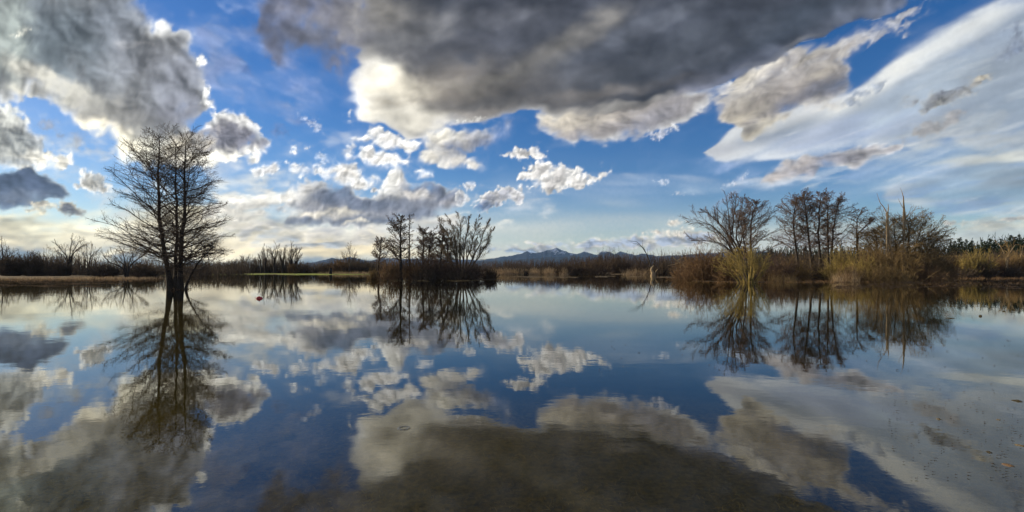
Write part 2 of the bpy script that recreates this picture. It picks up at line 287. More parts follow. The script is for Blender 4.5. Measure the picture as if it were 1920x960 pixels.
 L([(1895,95,44,18,-35),(1640,165,38,9,-30),(1600,185,26,10,-20),(1905,60,20,14,-30)], (150,160,176),(108,120,142), amp=14,ns=18,st=1.6,warp=10,soft=12,rot=-30,seed=39,op=.85,emb=.6),
 L([(1755,240,50,12,-20),(1720,252,34,9,-16),(1790,222,26,9,-10)], (164,160,156),(138,136,138), amp=10,ns=20,st=1.8,warp=8,soft=12,rot=-20,seed=40,op=.85),
 L([[(1424,345),(1436,322),(1470,302),(1500,294),(1540,288),(1600,274),(1680,268),(1690,276),(1640,300),(1600,316),(1540,318),(1490,344),(1450,356)]], (226,222,218),(158,154,156), amp=9,ns=26,st=2,warp=7,soft=6,depth=16,emb=.7,bil=.3,rot=-16,seed=41,
   paint=[(1475,322,44,13,-20,(186,176,168),.9),(1580,275,90,3,-7,(240,240,236),1),(1560,305,60,9,-14,(140,140,150),.7),(1500,344,40,6,-16,(150,148,158),.5)]),
 # big grey cloud at upper left
 L([[(-1500,-60),(264,-60),(272,10),(286,46),(300,38),(316,42),(336,58),(356,66),(374,96),(386,118),(384,150),(392,172),(396,192),(384,208),(360,226),(330,300),(282,314),(240,302),(204,268),(176,252),(150,256),(140,240),(116,222),(90,196),(56,176),(40,192),(-1500,190)]],
   (255,254,248),(146,148,150), amp=14,ns=50,warp=14,soft=6,depth=26,emb=.7,bil=.42,seed=42,nz=.6,
   paint=[(120,60,130,70,10,(112,122,130),.9),(60,95,70,40,0,(108,118,124),.8),(230,30,50,60,0,(118,124,134),.7),(300,110,70,50,0,(146,148,154),.7),(10,60,34,90,0,(158,166,160),.8),(100,160,90,16,25,(206,202,188),.85),(56,180,40,9,20,(248,244,226),.95),(180,200,80,22,20,(172,170,160),.7),(240,215,60,22,10,(148,146,142),.7),(232,262,50,16,20,(216,200,170),.7),(264,286,62,24,14,(255,253,236),1.5),(225,262,40,12,20,(244,236,210),.9),(170,248,40,8,20,(232,224,200),.7),(340,215,50,25,0,(124,124,132),.8),(300,48,20,14,0,(240,240,236),.9),(270,80,30,6,0,(176,176,178),.7),(340,160,60,50,0,(130,134,146),.6)]),
 L([(38,62,16,6,-20),(48,54,10,5)], (250,248,232),(244,240,220), amp=5,ns=12,warp=5,soft=5,seed=43),
 L([(376,115,10,14,20),(386,172,9,16,10),(392,196,14,8,30),(404,214,18,6,20)], W,(216,216,216), amp=4,ns=14,warp=5,soft=4,seed=44,emb=.8),
 L([(438,255,58,44,10),(478,280,28,24,0),(400,276,60,36,0),(350,285,60,36,0)], (255,255,250),(130,128,136), amp=12,ns=28,warp=9,soft=4,depth=24,emb=.9,bil=.38,seed=45,ld=(-.4,.6),
   paint=[(435,222,46,9,12,(250,248,242),.9),(430,260,48,22,10,(114,114,124),.9),(425,300,80,13,0,(255,251,238),1.3),(320,270,44,30,0,(240,230,204),.8),(350,245,40,12,0,(140,136,138),.8),(480,298,20,10,0,(238,234,222),.8),(375,235,12,5,0,(240,240,238),.8)]),
 L([(120,252,44,12,15),(80,240,24,10,0)], (168,168,170),(150,152,158), amp=12,ns=24,warp=10,soft=14,op=.7,seed=46,nz=.9),
 # the great dark cloud
 L([[(462,-60),(468,30),(462,64),(490,92),(530,108),(560,118),(600,122),(640,144),(656,120),(664,98),(720,60),(720,-60)]], (132,138,164),(100,104,122), amp=24,ns=50,warp=22,soft=30,depth=50,emb=.3,bil=.34,seed=47,nz=.8,
   paint=[(620,40,50,60,0,(132,130,136),.7),(680,30,40,30,0,(168,164,158),.6),(600,85,60,30,0,(92,98,114),.6)]),
 L([[(700,-60),(668,30),(652,84),(670,100),(666,114),(674,130),(664,150),(668,172),(656,188),(660,204),(672,222),(700,232),(722,230),(742,240),(776,250),(794,244),(830,234),(900,226),(960,212),(1040,216),(1120,212),(1210,204),(1290,186),(1356,160),(1420,124),(1500,84),(1580,50),(1660,22),(1760,-6),(1800,-60)]],
   (236,232,224),(64,67,77), amp=13,ns=58,st=1.5,warp=14,soft=5,depth=20,emb=.42,bil=.36,rot=-14,seed=48,nz=.75,
   paint=[(1300,190,230,22,-28,(116,120,138),.8),(870,205,150,16,-4,(128,124,120),.8),(850,165,150,34,-4,(142,134,124),.95),(960,190,120,14,-6,(104,102,102),.7),(800,110,130,34,6,(106,104,104),.6),(694,182,48,54,-14,(252,249,238),1.15),(735,190,36,8,12,(190,182,166),.8),(700,208,20,7,20,(206,200,186),.6),(690,150,14,20,10,(222,218,208),.6),(745,162,50,22,14,(236,228,208),.95),(752,216,70,16,6,(240,234,218),1.0),(690,120,20,22,30,(236,232,222),.9),(722,196,20,8,0,(176,168,152),.6),(835,155,40,7,10,(164,158,148),.7),(665,195,14,24,0,(250,249,244),.8),(700,40,60,40,0,(118,116,114),.7),(760,30,80,40,0,(82,86,96),.6),(1000,110,60,14,-35,(104,102,102),.7),(960,60,160,40,0,(78,80,88),.7),(1250,60,200,60,-15,(64,68,78),.8),(1500,40,130,30,-25,(60,68,80),.7),(1080,150,120,20,-10,(86,86,90),.6),(1200,130,150,30,-20,(70,74,82),.6),(900,36,90,16,-10,(96,98,106),.8),(1040,98,110,20,-32,(112,110,108),1.0),(1190,62,130,15,-25,(88,92,102),.9),(1130,176,130,11,-8,(112,108,106),.9),(760,72,80,18,-20,(112,112,114),.8),(716,20,50,22,10,(152,148,142),.8),(930,150,60,10,-20,(128,124,118),.8),(1300,120,90,12,-28,(84,88,98),.8),(1390,140,130,12,-28,(104,110,128),.8),(1560,60,140,18,-26,(92,98,112),1.2),(1700,14,110,18,-24,(120,128,148),1.2),(652,20,26,70,0,(122,122,130),1.3),(1290,190,60,14,-22,(130,132,146),.9),(1150,208,150,12,-6,(112,108,106),.9),(900,212,60,5,-8,(150,144,138),.6)]),
 L([(655,40,34,60,-10),(640,100,30,24,0)], (150,150,160),(124,124,132), amp=16,ns=40,warp=14,soft=30,depth=40,emb=.3,bil=.3,seed=52,nz=.8,
   paint=[(690,30,30,34,0,(176,172,164),.7)]),
 L([(1280,218,70,14,-20),(1360,160,60,8,-35),(1335,190,50,12,-30)], (112,122,150),(124,128,148), amp=14,ns=34,st=2,warp=12,soft=24,op=.85,rot=-25,seed=49,nz=.9,emb=.2),
 L([(655,214,8,6),(660,228,8,6,30),(1265,236,10,8),(880,226,50,4,-8)], (240,238,232),(226,224,220), amp=4,ns=12,warp=6,soft=6,seed=50,op=.7),
]
def cloud_field(X, Y):
    col = np.zeros(X.shape+(3,), np.float32)+.5; den = np.zeros(X.shape, np.float32)
    # colour is composited over a neutral so the alpha edge does not darken
    c2 = col*0
    for l in LAYERS: l.apply(X, Y, c2, den)
    return c2/np.maximum(den, 1e-3)[:, None] if X.ndim == 1 else c2/np.maximum(den, 1e-3)[..., None], den
def build_clouds():
    # azimuth lines: fine inside the frame (equal steps in tan), coarser outside; behind, 3 degree steps
    fx = np.arange(-100, 2021, 2.3)
    az = list(np.arctan((fx-960)/F))
    a0 = az[0]; a1 = az[-1]
    left = np.linspace(-math.pi, a0, 110)[:-1]; right = np.linspace(a1, math.pi, 110)[1:]
    az = np.concatenate([left, az, right])
    te = np.arange(-1, 30.3, .142)                       # elevation in degrees
    te = np.concatenate([te, np.linspace(30.6, 90, 46)])
    AZ, EL = np.meshgrid(az, np.radians(te))
    sh = AZ.shape
    a = AZ.ravel(); e = EL.ravel()
    rad = 30000.0
    V = np.stack([np.sin(a)*np.cos(e), np.cos(a)*np.cos(e), np.sin(e)], 1)*rad
    V[:, 2] += CAMZ
    # photo coordinates of every direction (clouds are placed by direction; the shell is 30 km away)
    ac = np.clip(a, -R(70), R(70))
    X = 960+F*(np.tan(ac)+(a-ac)*3.2)
    Y = HZ-F*np.tan(np.minimum(e, R(80)))/np.cos(ac)
    X = X.astype(np.float32); Y = Y.astype(np.float32)
    col, den = cloud_field(X, Y)
    # beyond the frame the same kind of broken cloud goes on
    qz = np.maximum(np.sin(e), .03)+.12
    u = np.sin(a)*np.cos(e)/qz; v = np.cos(a)*np.cos(e)/qz
    h = fbm(u*1.1+3, v*1.1, 900, 6, .55); d2 = sst(.0, .22, h+.02)*.92
    sd = np.arccos(np.clip((V/rad) @ np.array(sunv), -1, 1))
    d2 = d2*sst(R(5), R(13), sd)                         # the gap the sun shines through
    hb = billow(u*2.2, v*2.2, 950, 5, .5)
    dep = sst(.05, .5, h)
    c2 = lin((236,232,224))[None]*(1-dep[:, None])+lin((120,124,132))[None]*dep[:, None]
    c2 = c2*np.exp(.3*(hb-.4))[:, None]
    m = np.maximum(sst(R(49), R(68), np.abs(a)+.12*fbm(a*4, e*6, 970, 4)*sst(R(48), R(53), np.abs(a))), sst(R(31), R(38), np.arctan(np.tan(np.minimum(e, R(80)))/np.cos(ac))))
    low = 1-sst(R(-1), R(5), e)*1.0
    c2 = c2*(1-low[:, None])+lin((200,200,192))[None]*low[:, None]; d2 = np.maximum(d2, low*.7)
    col = col*(1-m[:, None])+c2*m[:, None]; den = den*(1-m)+d2*m
    den = den*sst(R(4), R(12), sd)
    col = col*(1+np.array([.46, .40, .28])[None]*np.exp(-np.clip(e, 0, 1)/R(3.6))[:, None])     # low clouds towards the bright horizon
    ny, nx = sh
    i = np.arange(ny-1)[:, None]*nx+np.arange(nx-1)[None]
    f = np.stack([i, i+1, i+1+nx, i+nx], -1).reshape(-1, 4)
    m_, n, l, b = nodes('cloud_layer')
    n.remove(b); out = n['Material Output']
    at = n.new('ShaderNodeAttribute'); at.attribute_name = 'cloud'
    em = n.new('ShaderNodeEmission'); tr = n.new('ShaderNodeBsdfTransparent'); mx = n.new('ShaderNodeMixShader')
    # fine structure too small for the mesh
    tc = n.new('ShaderNodeTexCoord'); t = n.new('ShaderNodeTexNoise'); t.inputs['Scale'].default_value = .005; t.inputs['Detail'].default_value = 2
    l.new(tc.outputs['Object'], t.inputs['Vector'])
    ma = n.new('ShaderNodeMapRange'); ma.inputs['From Min'].default_value = .25; ma.inputs['From Max'].default_value = .75
    ma.inputs['To Min'].default_value = .97; ma.inputs['To Max'].default_value = 1.03; l.new(t.outputs[0], ma.inputs[0])
    vm = n.new('ShaderNodeVectorMath'); vm.operation = 'SCALE'; l.new(at.outputs['Color'], vm.inputs[0]); l.new(ma.outputs[0], vm.inputs['Scale'])
    l.new(vm.outputs[0], em.inputs[0]); em.inputs[1].default_value = .84
    s1 = n.new('ShaderNodeMath'); s1.operation = 'SUBTRACT'; l.new(t.outputs[0], s1.inputs[0]); s1.inputs[1].default_value = .5
    s2 = n.new('ShaderNodeMath'); s2.operation = 'SUBTRACT'; s2.inputs[0].default_value = 1; l.new(at.outputs['Alpha'], s2.inputs[1])
    s3 = n.new('ShaderNodeMath'); s3.operation = 'MULTIPLY'; l.new(s2.outputs[0], s3.inputs[0]); l.new(at.outputs['Alpha'], s3.inputs[1])
    s4 = n.new('ShaderNodeMath'); s4.operation = 'MULTIPLY'; l.new(s3.outputs[0], s4.inputs[0]); l.new(s1.outputs[0], s4.inputs[1])
    s5 = n.new('ShaderNodeMath'); s5.operation = 'MULTIPLY_ADD'; l.new(s4.outputs[0], s5.inputs[0]); s5.inputs[1].default_value = .5; l.new(at.outputs['Alpha'], s5.inputs[2]); s5.use_clamp = True
    l.new(s5.outputs[0], mx.inputs[0]); l.new(tr.outputs[0], mx.inputs[1]); l.new(em.outputs[0], mx.inputs[2])
    l.new(mx.outputs[0], out.inputs[0])
    m_.cycles.emission_sampling = 'NONE'
    o = mesh('clouds', V, [f], m_)
    ca = o.data.attributes.new('cloud', 'FLOAT_COLOR', 'POINT')
    ca.data.foreach_set('color', np.concatenate([col, den[:, None]], 1).astype(np.float32).ravel())
    tag(o, kind='structure')
build_clouds()
# ---- ground, lake bed, banks -------------------------------------------------
SHX = np.array([-3500,-600,0,100,200,300,370,450,600,720,900,1100,1280,1500,1700,1800,1920,2400,5000.])
SHY = np.array([536,530,523.5,521.5,519.5,517.5,516,515.5,515.2,515,515,515,515,514.5,515,515,515,517,520.])
def shore_depth(px): return CAMZ*F/(np.interp(px, SHX, SHY)-HZ)
ISL = [  # centre px, depth, half width m, half depth m
    (832, 80, 10.2, 5.0), (868, 77.6, 7.6, 2.2), (1352, 68, 5.0, 4), (1400, 64, 3.2, 2.6), (1530, 82, 13, 6), (1640, 80, 13, 9), (1325, 96, 12, 9),
    (1820, 100, 16, 7)]
def n2(x, y, s, sc): return gnoise(np.asarray(x)/sc, np.asarray(y)/sc, s)
def ground_z(x, y):
    x = np.asarray(x, float); y = np.asarray(y, float)
    yy = np.maximum(y, .5)
    px = 960+F*x/yy; px = np.where(y < 2, np.sign(x)*4000, px)
    d = shore_depth(px)
    wob = 1+.05*n2(x, y, 5, 9.)+.02*n2(x, y, 6, 2.5)
    t = (y*wob-d)/d                                  # >0 behind the shoreline
    z = -.34+.06*n2(x, y, 8, 3.)+.03*n2(x, y, 9, .6)
    z = z-.55*sst(5.5, 14, y)
    bank = sst(-.06, .07, t)
    z = z*(1-bank)+(.16+.05*n2(x, y, 10, 14.)+.04*n2(x, y, 11, 3.)+.5*sst(.1, 2, t))*bank
    # shallow shelf in front of the left bank and at right
    sh = sst(-.35, -.05, t)*(1-bank)*sst(1650, 1850, px)
    z = z*(1-sh)+(-.05+.08*n2(x*.35, y, 12, 1.9)+.03*n2(x*.35, y, 14, .7))*sh
    sh = sst(-.42, -.1, t)*(1-bank)*(1-sst(120, 330, px))
    z = z*(1-sh)+(-.03+.07*n2(x*.3, y, 13, 1.9))*sh
    for c, D, a, b in ISL:
        cx = (c-960)/F*D
        q = np.sqrt(((x-cx)/a)**2+((y-D)/b)**2)+.12*n2(x, y, 20, 3.)
        k = 1-sst(.85, 1.12, q)
        z = np.maximum(z, z*(1-k)+(.02+.09*n2(x, y, 21, 2.6)+.05*n2(x, y, 22, .9))*k)
    return z
def build_ground():
    az = np.concatenate([np.linspace(-math.pi, -R(56), 60)[:-1], np.arctan(np.linspace(-1.48, 1.48, 360)), np.linspace(R(56), math.pi, 60)[1:]])
    rr = np.concatenate([np.linspace(.3, 6, 34), np.geomspace(6.1, 50, 60), np.geomspace(50.5, 190, 130), np.geomspace(196, 10900, 30)])
    A, Q = np.meshgrid(az, rr)
    x = (np.sin(A)*Q).ravel(); y = (np.cos(A)*Q).ravel()
    z = ground_z(x, y)
    far = sst(300, 900, np.hypot(x, y)); z = z*(1-far)+.8*far
    nx = len(az); ny = len(rr)
    i = np.arange(ny-1)[:, None]*nx+np.arange(nx-1)[None]
    f = np.stack([i, i+1, i+1+nx, i+nx], -1).reshape(-1, 4)
    V = np.stack([x, y, z], 1)
    V = np.vstack([V, [[0, 0, -.34]]]); c = len(V)-1
    j = np.arange(nx-1); tri = np.stack([np.full(nx-1, c), j+1, j], 1)
    m, n, l, b = nodes('ground')
    tc = n.new('ShaderNodeTexCoord'); sx = n.new('ShaderNodeSeparateXYZ'); l.new(tc.outputs['Object'], sx.inputs[0])
    def noise(sc, det=5, vec=None, ro=.55):
        t = n.new('ShaderNodeTexNoise'); t.inputs['Scale'].default_value = sc; t.inputs['Detail'].default_value = det; t.inputs['Roughness'].default_value = ro
        l.new(vec or tc.outputs['Object'], t.inputs['Vector']); return t.outputs[0]
    def ramp(v, c1, c2, a=.35, b_=.65):
        r = n.new('ShaderNodeValToRGB'); l.new(v, r.inputs[0]); r.color_ramp.elements[0].position = a; r.color_ramp.elements[1].position = b_
        r.color_ramp.elements[0].color = (*c1, 1); r.color_ramp.elements[1].color = (*c2, 1); return r.outputs[0]
    def mix(f_, a, b_):
        q = n.new('ShaderNodeMix'); q.data_type = 'RGBA'; l.new(f_, q.inputs[0]); l.new(a, q.inputs[6]); l.new(b_, q.inputs[7]); return q.outputs[2]
    def mr(v, a, b_):
        q = n.new('ShaderNodeMapRange'); l.new(v, q.inputs[0]); q.inputs[1].default_value = a; q.inputs[2].default_value = b_; return q.outputs[0]
    bedA = ramp(noise(1.2, 8, ro=.7), (.018, .0175, .005), (.046, .043, .011))
    bedB = ramp(noise(14, 6, ro=.7), (.006, .008, .003), (.11, .095, .028), .38, .72)
    q = n.new('ShaderNodeMix'); q.data_type = 'RGBA'; q.inputs[0].default_value = .55; l.new(bedA, q.inputs[6]); l.new(bedB, q.inputs[7]); bed = q.outputs[2]
    depth_shade = n.new('ShaderNodeRGB'); depth_shade.outputs[0].default_value = (.006, .006, .004, 1)
    bed = mix(mr(sx.outputs['Z'], -.38, -.56), bed, depth_shade.outputs[0])  # bed colour painted darker with depth, in place of light absorbed by the water
    mps = n.new('ShaderNodeMapping'); mps.inputs['Scale'].default_value = (.12, .5, 1); l.new(tc.outputs['Object'], mps.inputs[0])
    straw = ramp(noise(1.6, 8, mps.outputs[0], .75), (.03, .022, .013), (.20, .145, .08), .40, .66)
    green = ramp(noise(.6, 6), (.13, .16, .03), (.24, .27, .05))
    # meadow green on the far left bank, straw elsewhere
    gx = mr(sx.outputs['X'], -105, -84); gx2 = mr(sx.outputs['X'], -38, -50)
    mm = n.new('ShaderNodeMath'); mm.operation = 'MULTIPLY'; l.new(gx, mm.inputs[0]); l.new(gx2, mm.inputs[1])
    nb = mr(noise(.09, 3), .36, .5); m2 = n.new('ShaderNodeMath'); m2.operation = 'MULTIPLY'; l.new(mm.outputs[0], m2.inputs[0]); l.new(nb, m2.inputs[1])
    m3 = n.new('ShaderNodeMath'); m3.operation = 'MULTIPLY'; l.new(m2.outputs[0], m3.inputs[0]); l.new(mr(sx.outputs['Y'], 118, 128), m3.inputs[1])
    land = mix(m3.outputs[0], straw, green)
    brown = ramp(noise(1.5, 6), (.035, .024, .014), (.10, .07, .038)) # leaf litter of the wooded islands
    mi = mr(sx.outputs['Y'], 112, 104)
    m4 = n.new('ShaderNodeMath'); m4.operation = 'MULTIPLY'; l.new(mi, m4.inputs[0]); l.new(mr(sx.outputs['X'], -30, -26), m4.inputs[1])
    land = mix(m4.outputs[0], land, brown)
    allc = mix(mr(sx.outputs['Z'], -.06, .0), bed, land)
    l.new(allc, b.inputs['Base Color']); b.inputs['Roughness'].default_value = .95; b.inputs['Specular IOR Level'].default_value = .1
    bp = n.new('ShaderNodeBump'); bp.inputs['Strength'].default_value = .8; bp.inputs['Distance'].default_value = .04
    l.new(noise(16, 6, ro=.7), bp.inputs['Height']); l.new(bp.outputs[0], b.inputs['Normal'])
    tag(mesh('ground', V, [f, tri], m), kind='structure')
build_ground()
def build_water():
    m, n, l, b = nodes('lake_water'); n.remove(b); out = n['Material Output']
    tc = n.new('ShaderNodeTexCoord')
    gl = n.new('ShaderNodeBsdfGlossy'); gl.inputs['Roughness'].default_value = .006; gl.inputs['Color'].default_value = (.97, .97, .94, 1)
    tr = n.new('ShaderNodeBsdfTransparent'); tr.inputs['Color'].default_value = (.72, .66, .34, 1)
    fr = n.new('ShaderNodeFresnel'); fr.inputs['IOR'].default_value = WATER_IOR
    mx = n.new('ShaderNodeMixShader')
    # light that has been refracted into the water leaves its underside without total reflection
    ge = n.new('ShaderNodeNewGeometry'); un = n.new('ShaderNodeMix'); un.data_type = 'FLOAT'; l.new(ge.outputs['Backfacing'], un.inputs[0]); l.new(fr.outputs[0], un.inputs[2]); un.inputs[3].default_value = .18
    l.new(un.outputs[0], mx.inputs[0]); l.new(tr.outputs[0], mx.inputs[1]); l.new(gl.outputs[0], mx.inputs[2]); l.new(mx.outputs[0], out.inputs[0])
    def noise(sc, det, st):
        mp = n.new('ShaderNodeMapping'); mp.inputs['Scale'].default_value = st; l.new(tc.outputs['Object'], mp.inputs[0])
        t = n.new('ShaderNodeTexNoise'); t.inputs['Scale'].default_value = sc; t.inputs['Detail'].default_value = det; l.new(mp.outputs[0], t.inputs['Vector']); return t.outputs[0]
    def math_(op, a, c=None, d=None):
        q = n.new('ShaderNodeMath'); q.operation = op
        for i, v in enumerate((a, c, d)):
            if v is None: continue
            if isinstance(v, (int, float)): q.inputs[i].default_value = v
            else: l.new(v, q.inputs[i])
        return q.outputs[0]
    fine = noise(2.2, 4, (1, 1.6, 1)); broad = noise(.35, 2, (1, 1, 1))
    patch = noise(.16, 3, (.6, 1, 1))
    pr = n.new('ShaderNodeMapRange'); l.new(patch, pr.inputs[0]); pr.inputs[1].default_value = .4; pr.inputs[2].default_value = .75; pr.inputs[3].default_value = .35; pr.inputs[4].default_value = 1.0
    hgt = math_('MULTIPLY', fine, pr.outputs[0]); hgt = math_('MULTIPLY', hgt, .0018)
    hgt = math_('MULTIPLY_ADD', broad, .0035, hgt)
    # ring left by an insect
    c = G(757, CAMZ*F/(803-HZ)); vs = n.new('ShaderNodeVectorMath'); vs.operation = 'DISTANCE'; l.new(tc.outputs['Object'], vs.inputs[0]); vs.inputs[1].default_value = tuple(c)
    rr = math_('SUBTRACT', vs.outputs['Value'], .055); rr = math_('MULTIPLY', rr, 75); rr = math_('MULTIPLY', rr, rr); rr = math_('MULTIPLY', rr, -1); rr = math_('EXPONENT', rr)
    hgt = math_('MULTIPLY_ADD', rr, .0022, hgt)
    bp = n.new('ShaderNodeBump'); bp.inputs['Strength'].default_value = 1; bp.inputs['Distance'].default_value = 1
    l.new(hgt, bp.inputs['Height']); l.new(bp.outputs[0], gl.inputs['Normal'])
    th = np.linspace(0, 2*math.pi, 97)[:-1]; r1 = 400
    V = np.concatenate([[[0, 0, 0]], np.stack([np.cos(th)*r1, np.sin(th)*r1, 0*th], 1)])
    j = np.arange(96); f = np.stack([0*j, 1+j, 1+(j+1) % 96], 1)
    tag(mesh('water', V, [f], m, smooth=False), kind='structure')
WATER_IOR = 1.62
build_water()
# ---- mountains ---------------------------------------------------------------
def ridge(name, pts, D, mat, thick, seed, amp, label=None):
    pts = np.array(pts, float); xs = np.arange(pts[0, 0], pts[-1, 0]+1, 1.6)
    ys = np.interp(xs, pts[:, 0], pts[:, 1]); ys = ys+amp*fbm(xs/14, xs*0+1.7, seed, 5, .6)
    X = (xs-960)/F*D; H = CAMZ+(HZ-ys)/F*D
    nr = 27; rows = []
    for k in range(nr):
        t = k/(nr-1)*2-1                                   # -1 front foot, 0 crest, 1 back foot
        prof = 1-abs(t)**.9
        rid = .32*(gnoise(X/(D*.011)+k*.03, X*0+t*2.2, seed+3)) + .16*gnoise(X/(D*.004), X*0+t*5, seed+4)
        z = H*np.clip(prof+rid*prof*(1-prof)*2.4, 0, 1)-2
        rows.append(np.stack([X*(1+t*thick/D), D+t*thick+X*0, z], 1))
    V = np.concatenate(rows); nx = len(xs)
    i = np.arange(nr-1)[:, None]*nx+np.arange(nx-1)[None]
    f = np.stack([i, i+1, i+1+nx, i+nx], -1).reshape(-1, 4)
    return tag(mesh(name, V, [f], mat), kind='structure')
def mountain_mat():
    m, n, l, b = nodes('mountain_rock')
    tc = n.new('ShaderNodeTexCoord'); t = n.new('ShaderNodeTexNoise'); t.inputs['Scale'].default_value = .008; t.inputs['Detail'].default_value = 7; t.inputs['Roughness'].default_value = .65
    l.new(tc.outputs['Object'], t.inputs['Vector'])
    sx = n.new('ShaderNodeSeparateXYZ'); l.new(tc.outputs['Object'], sx.inputs[0])
    mr = n.new('ShaderNodeMapRange'); l.new(sx.outputs['Z'], mr.inputs[0]); mr.inputs[1].default_value = 70; mr.inputs[2].default_value = 320
    ad = n.new('ShaderNodeMath'); ad.operation = 'MULTIPLY_ADD'; l.new(mr.outputs[0], ad.inputs[0]); ad.inputs[1].default_value = .28; l.new(t.outputs[0], ad.inputs[2])
    r = n.new('ShaderNodeValToRGB'); l.new(ad.outputs[0], r.inputs[0]); e = r.color_ramp.elements
    e[0].position = .80; e[0].color = (.010, .020, .036, 1); e[1].position = .87; e[1].color = (.6, .64, .7, 1)
    l.new(r.outputs[0], b.inputs['Base Color']); b.inputs['Roughness'].default_value = .9
    return m
MM = mountain_mat(); MF = mat_noise('forested_hill', (.008, .016, .024), (.02, .03, .036), .02)
ridge('mountains', [(560,496),(600,489),(625,483),(640,486),(655,482),(690,489),(720,484),(800,486),(905,487),(935,482),(975,476),(990,471),(1005,474),(1018,471),(1032,469),(1043,464),(1054,469),(1068,474),(1082,476),(1096,471),(1108,474),(1120,478),(1128,472),(1140,472),(1152,477),(1162,471),(1176,474),(1192,478),(1210,475),(1230,480),(1290,477),(1330,474),(1400,470),(1480,476),(1600,480),(1700,490)], 9000, MM, 1100, 300, 1.5)
ridge('foothills', [(580,500),(640,494),(670,491),(720,497),(800,499),(905,489),(960,487),(1000,484),(1050,481),(1080,480),(1120,485),(1180,488),(1240,488),(1290,484),(1400,484),(1500,498)], 6500, MF, 700, 310, 1.0)
ridge('near_hill', [(630,502),(660,495),(685,493),(705,496),(735,503)], 1500, MF, 160, 330, .5)
# ---- vegetation: branches as tapered tubes -------------------------------------
def unit(v): return v/np.maximum(np.linalg.norm(v, axis=-1, keepdims=True), 1e-9)
def grow(st, dr, L, k, up, wander, r=rng, up_end=None):
    """polylines (n,k,3) from starts, directions and lengths; up bends them skyward (or down when negative)"""
    n = len(st); out = np.empty((n, k, 3)); out[:, 0] = st; d = unit(dr.copy()); p = st.copy()
    up = np.broadcast_to(np.asarray(up, float), (n,)); ue = up if up_end is None else np.broadcast_to(np.asarray(up_end, float), (n,))
    for i in range(1, k):
        t = i/(k-1)
        d = d+r.normal(0, wander, (n, 3)); d[:, 2] += up*(1-t)+ue*t; d = unit(d)
        p = p+d*(L/(k-1))[:, None]; out[:, i] = p
    return out
def kids(Pl, Ls, m, t0, t1, ang, angsd, flat=0, r=rng, alt=False):
    """m children per polyline: returns starts, dirs, t, parent index"""
    n, k, _ = Pl.shape
    t = (np.arange(m)[None]+r.random((n, m)))/m*(t1-t0)+t0
    idx = np.clip(t*(k-1), 0, k-1.001); i0 = idx.astype(int); f = (idx-i0)[..., None]
    a = np.take_along_axis(Pl, i0[..., None].repeat(3, -1), 1); b = np.take_along_axis(Pl, (i0+1)[..., None].repeat(3, -1), 1)
    st = a*(1-f)+b*f; tg = unit(b-a)
    rd = unit(r.normal(0, 1, (n, m, 3)))
    if flat: rd[..., 2] *= (1-flat)
    pr = unit(rd-(rd*tg).sum(-1, keepdims=True)*tg)
    if alt:
        side = unit(np.cross(tg, [0, 0, 1.])); sg = np.where((np.arange(m)[None]+r.integers(0, 2, (n, 1))) % 2, 1, -1)[..., None]
        pr = unit(side*sg+pr*.45)
    an = np.radians(r.normal(ang, angsd, (n, m)))[..., None]
    d = tg*np.cos(an)+pr*np.sin(an)
    par = np.repeat(np.arange(n), m)
    return st.reshape(-1, 3), d.reshape(-1, 3), t.reshape(-1), par
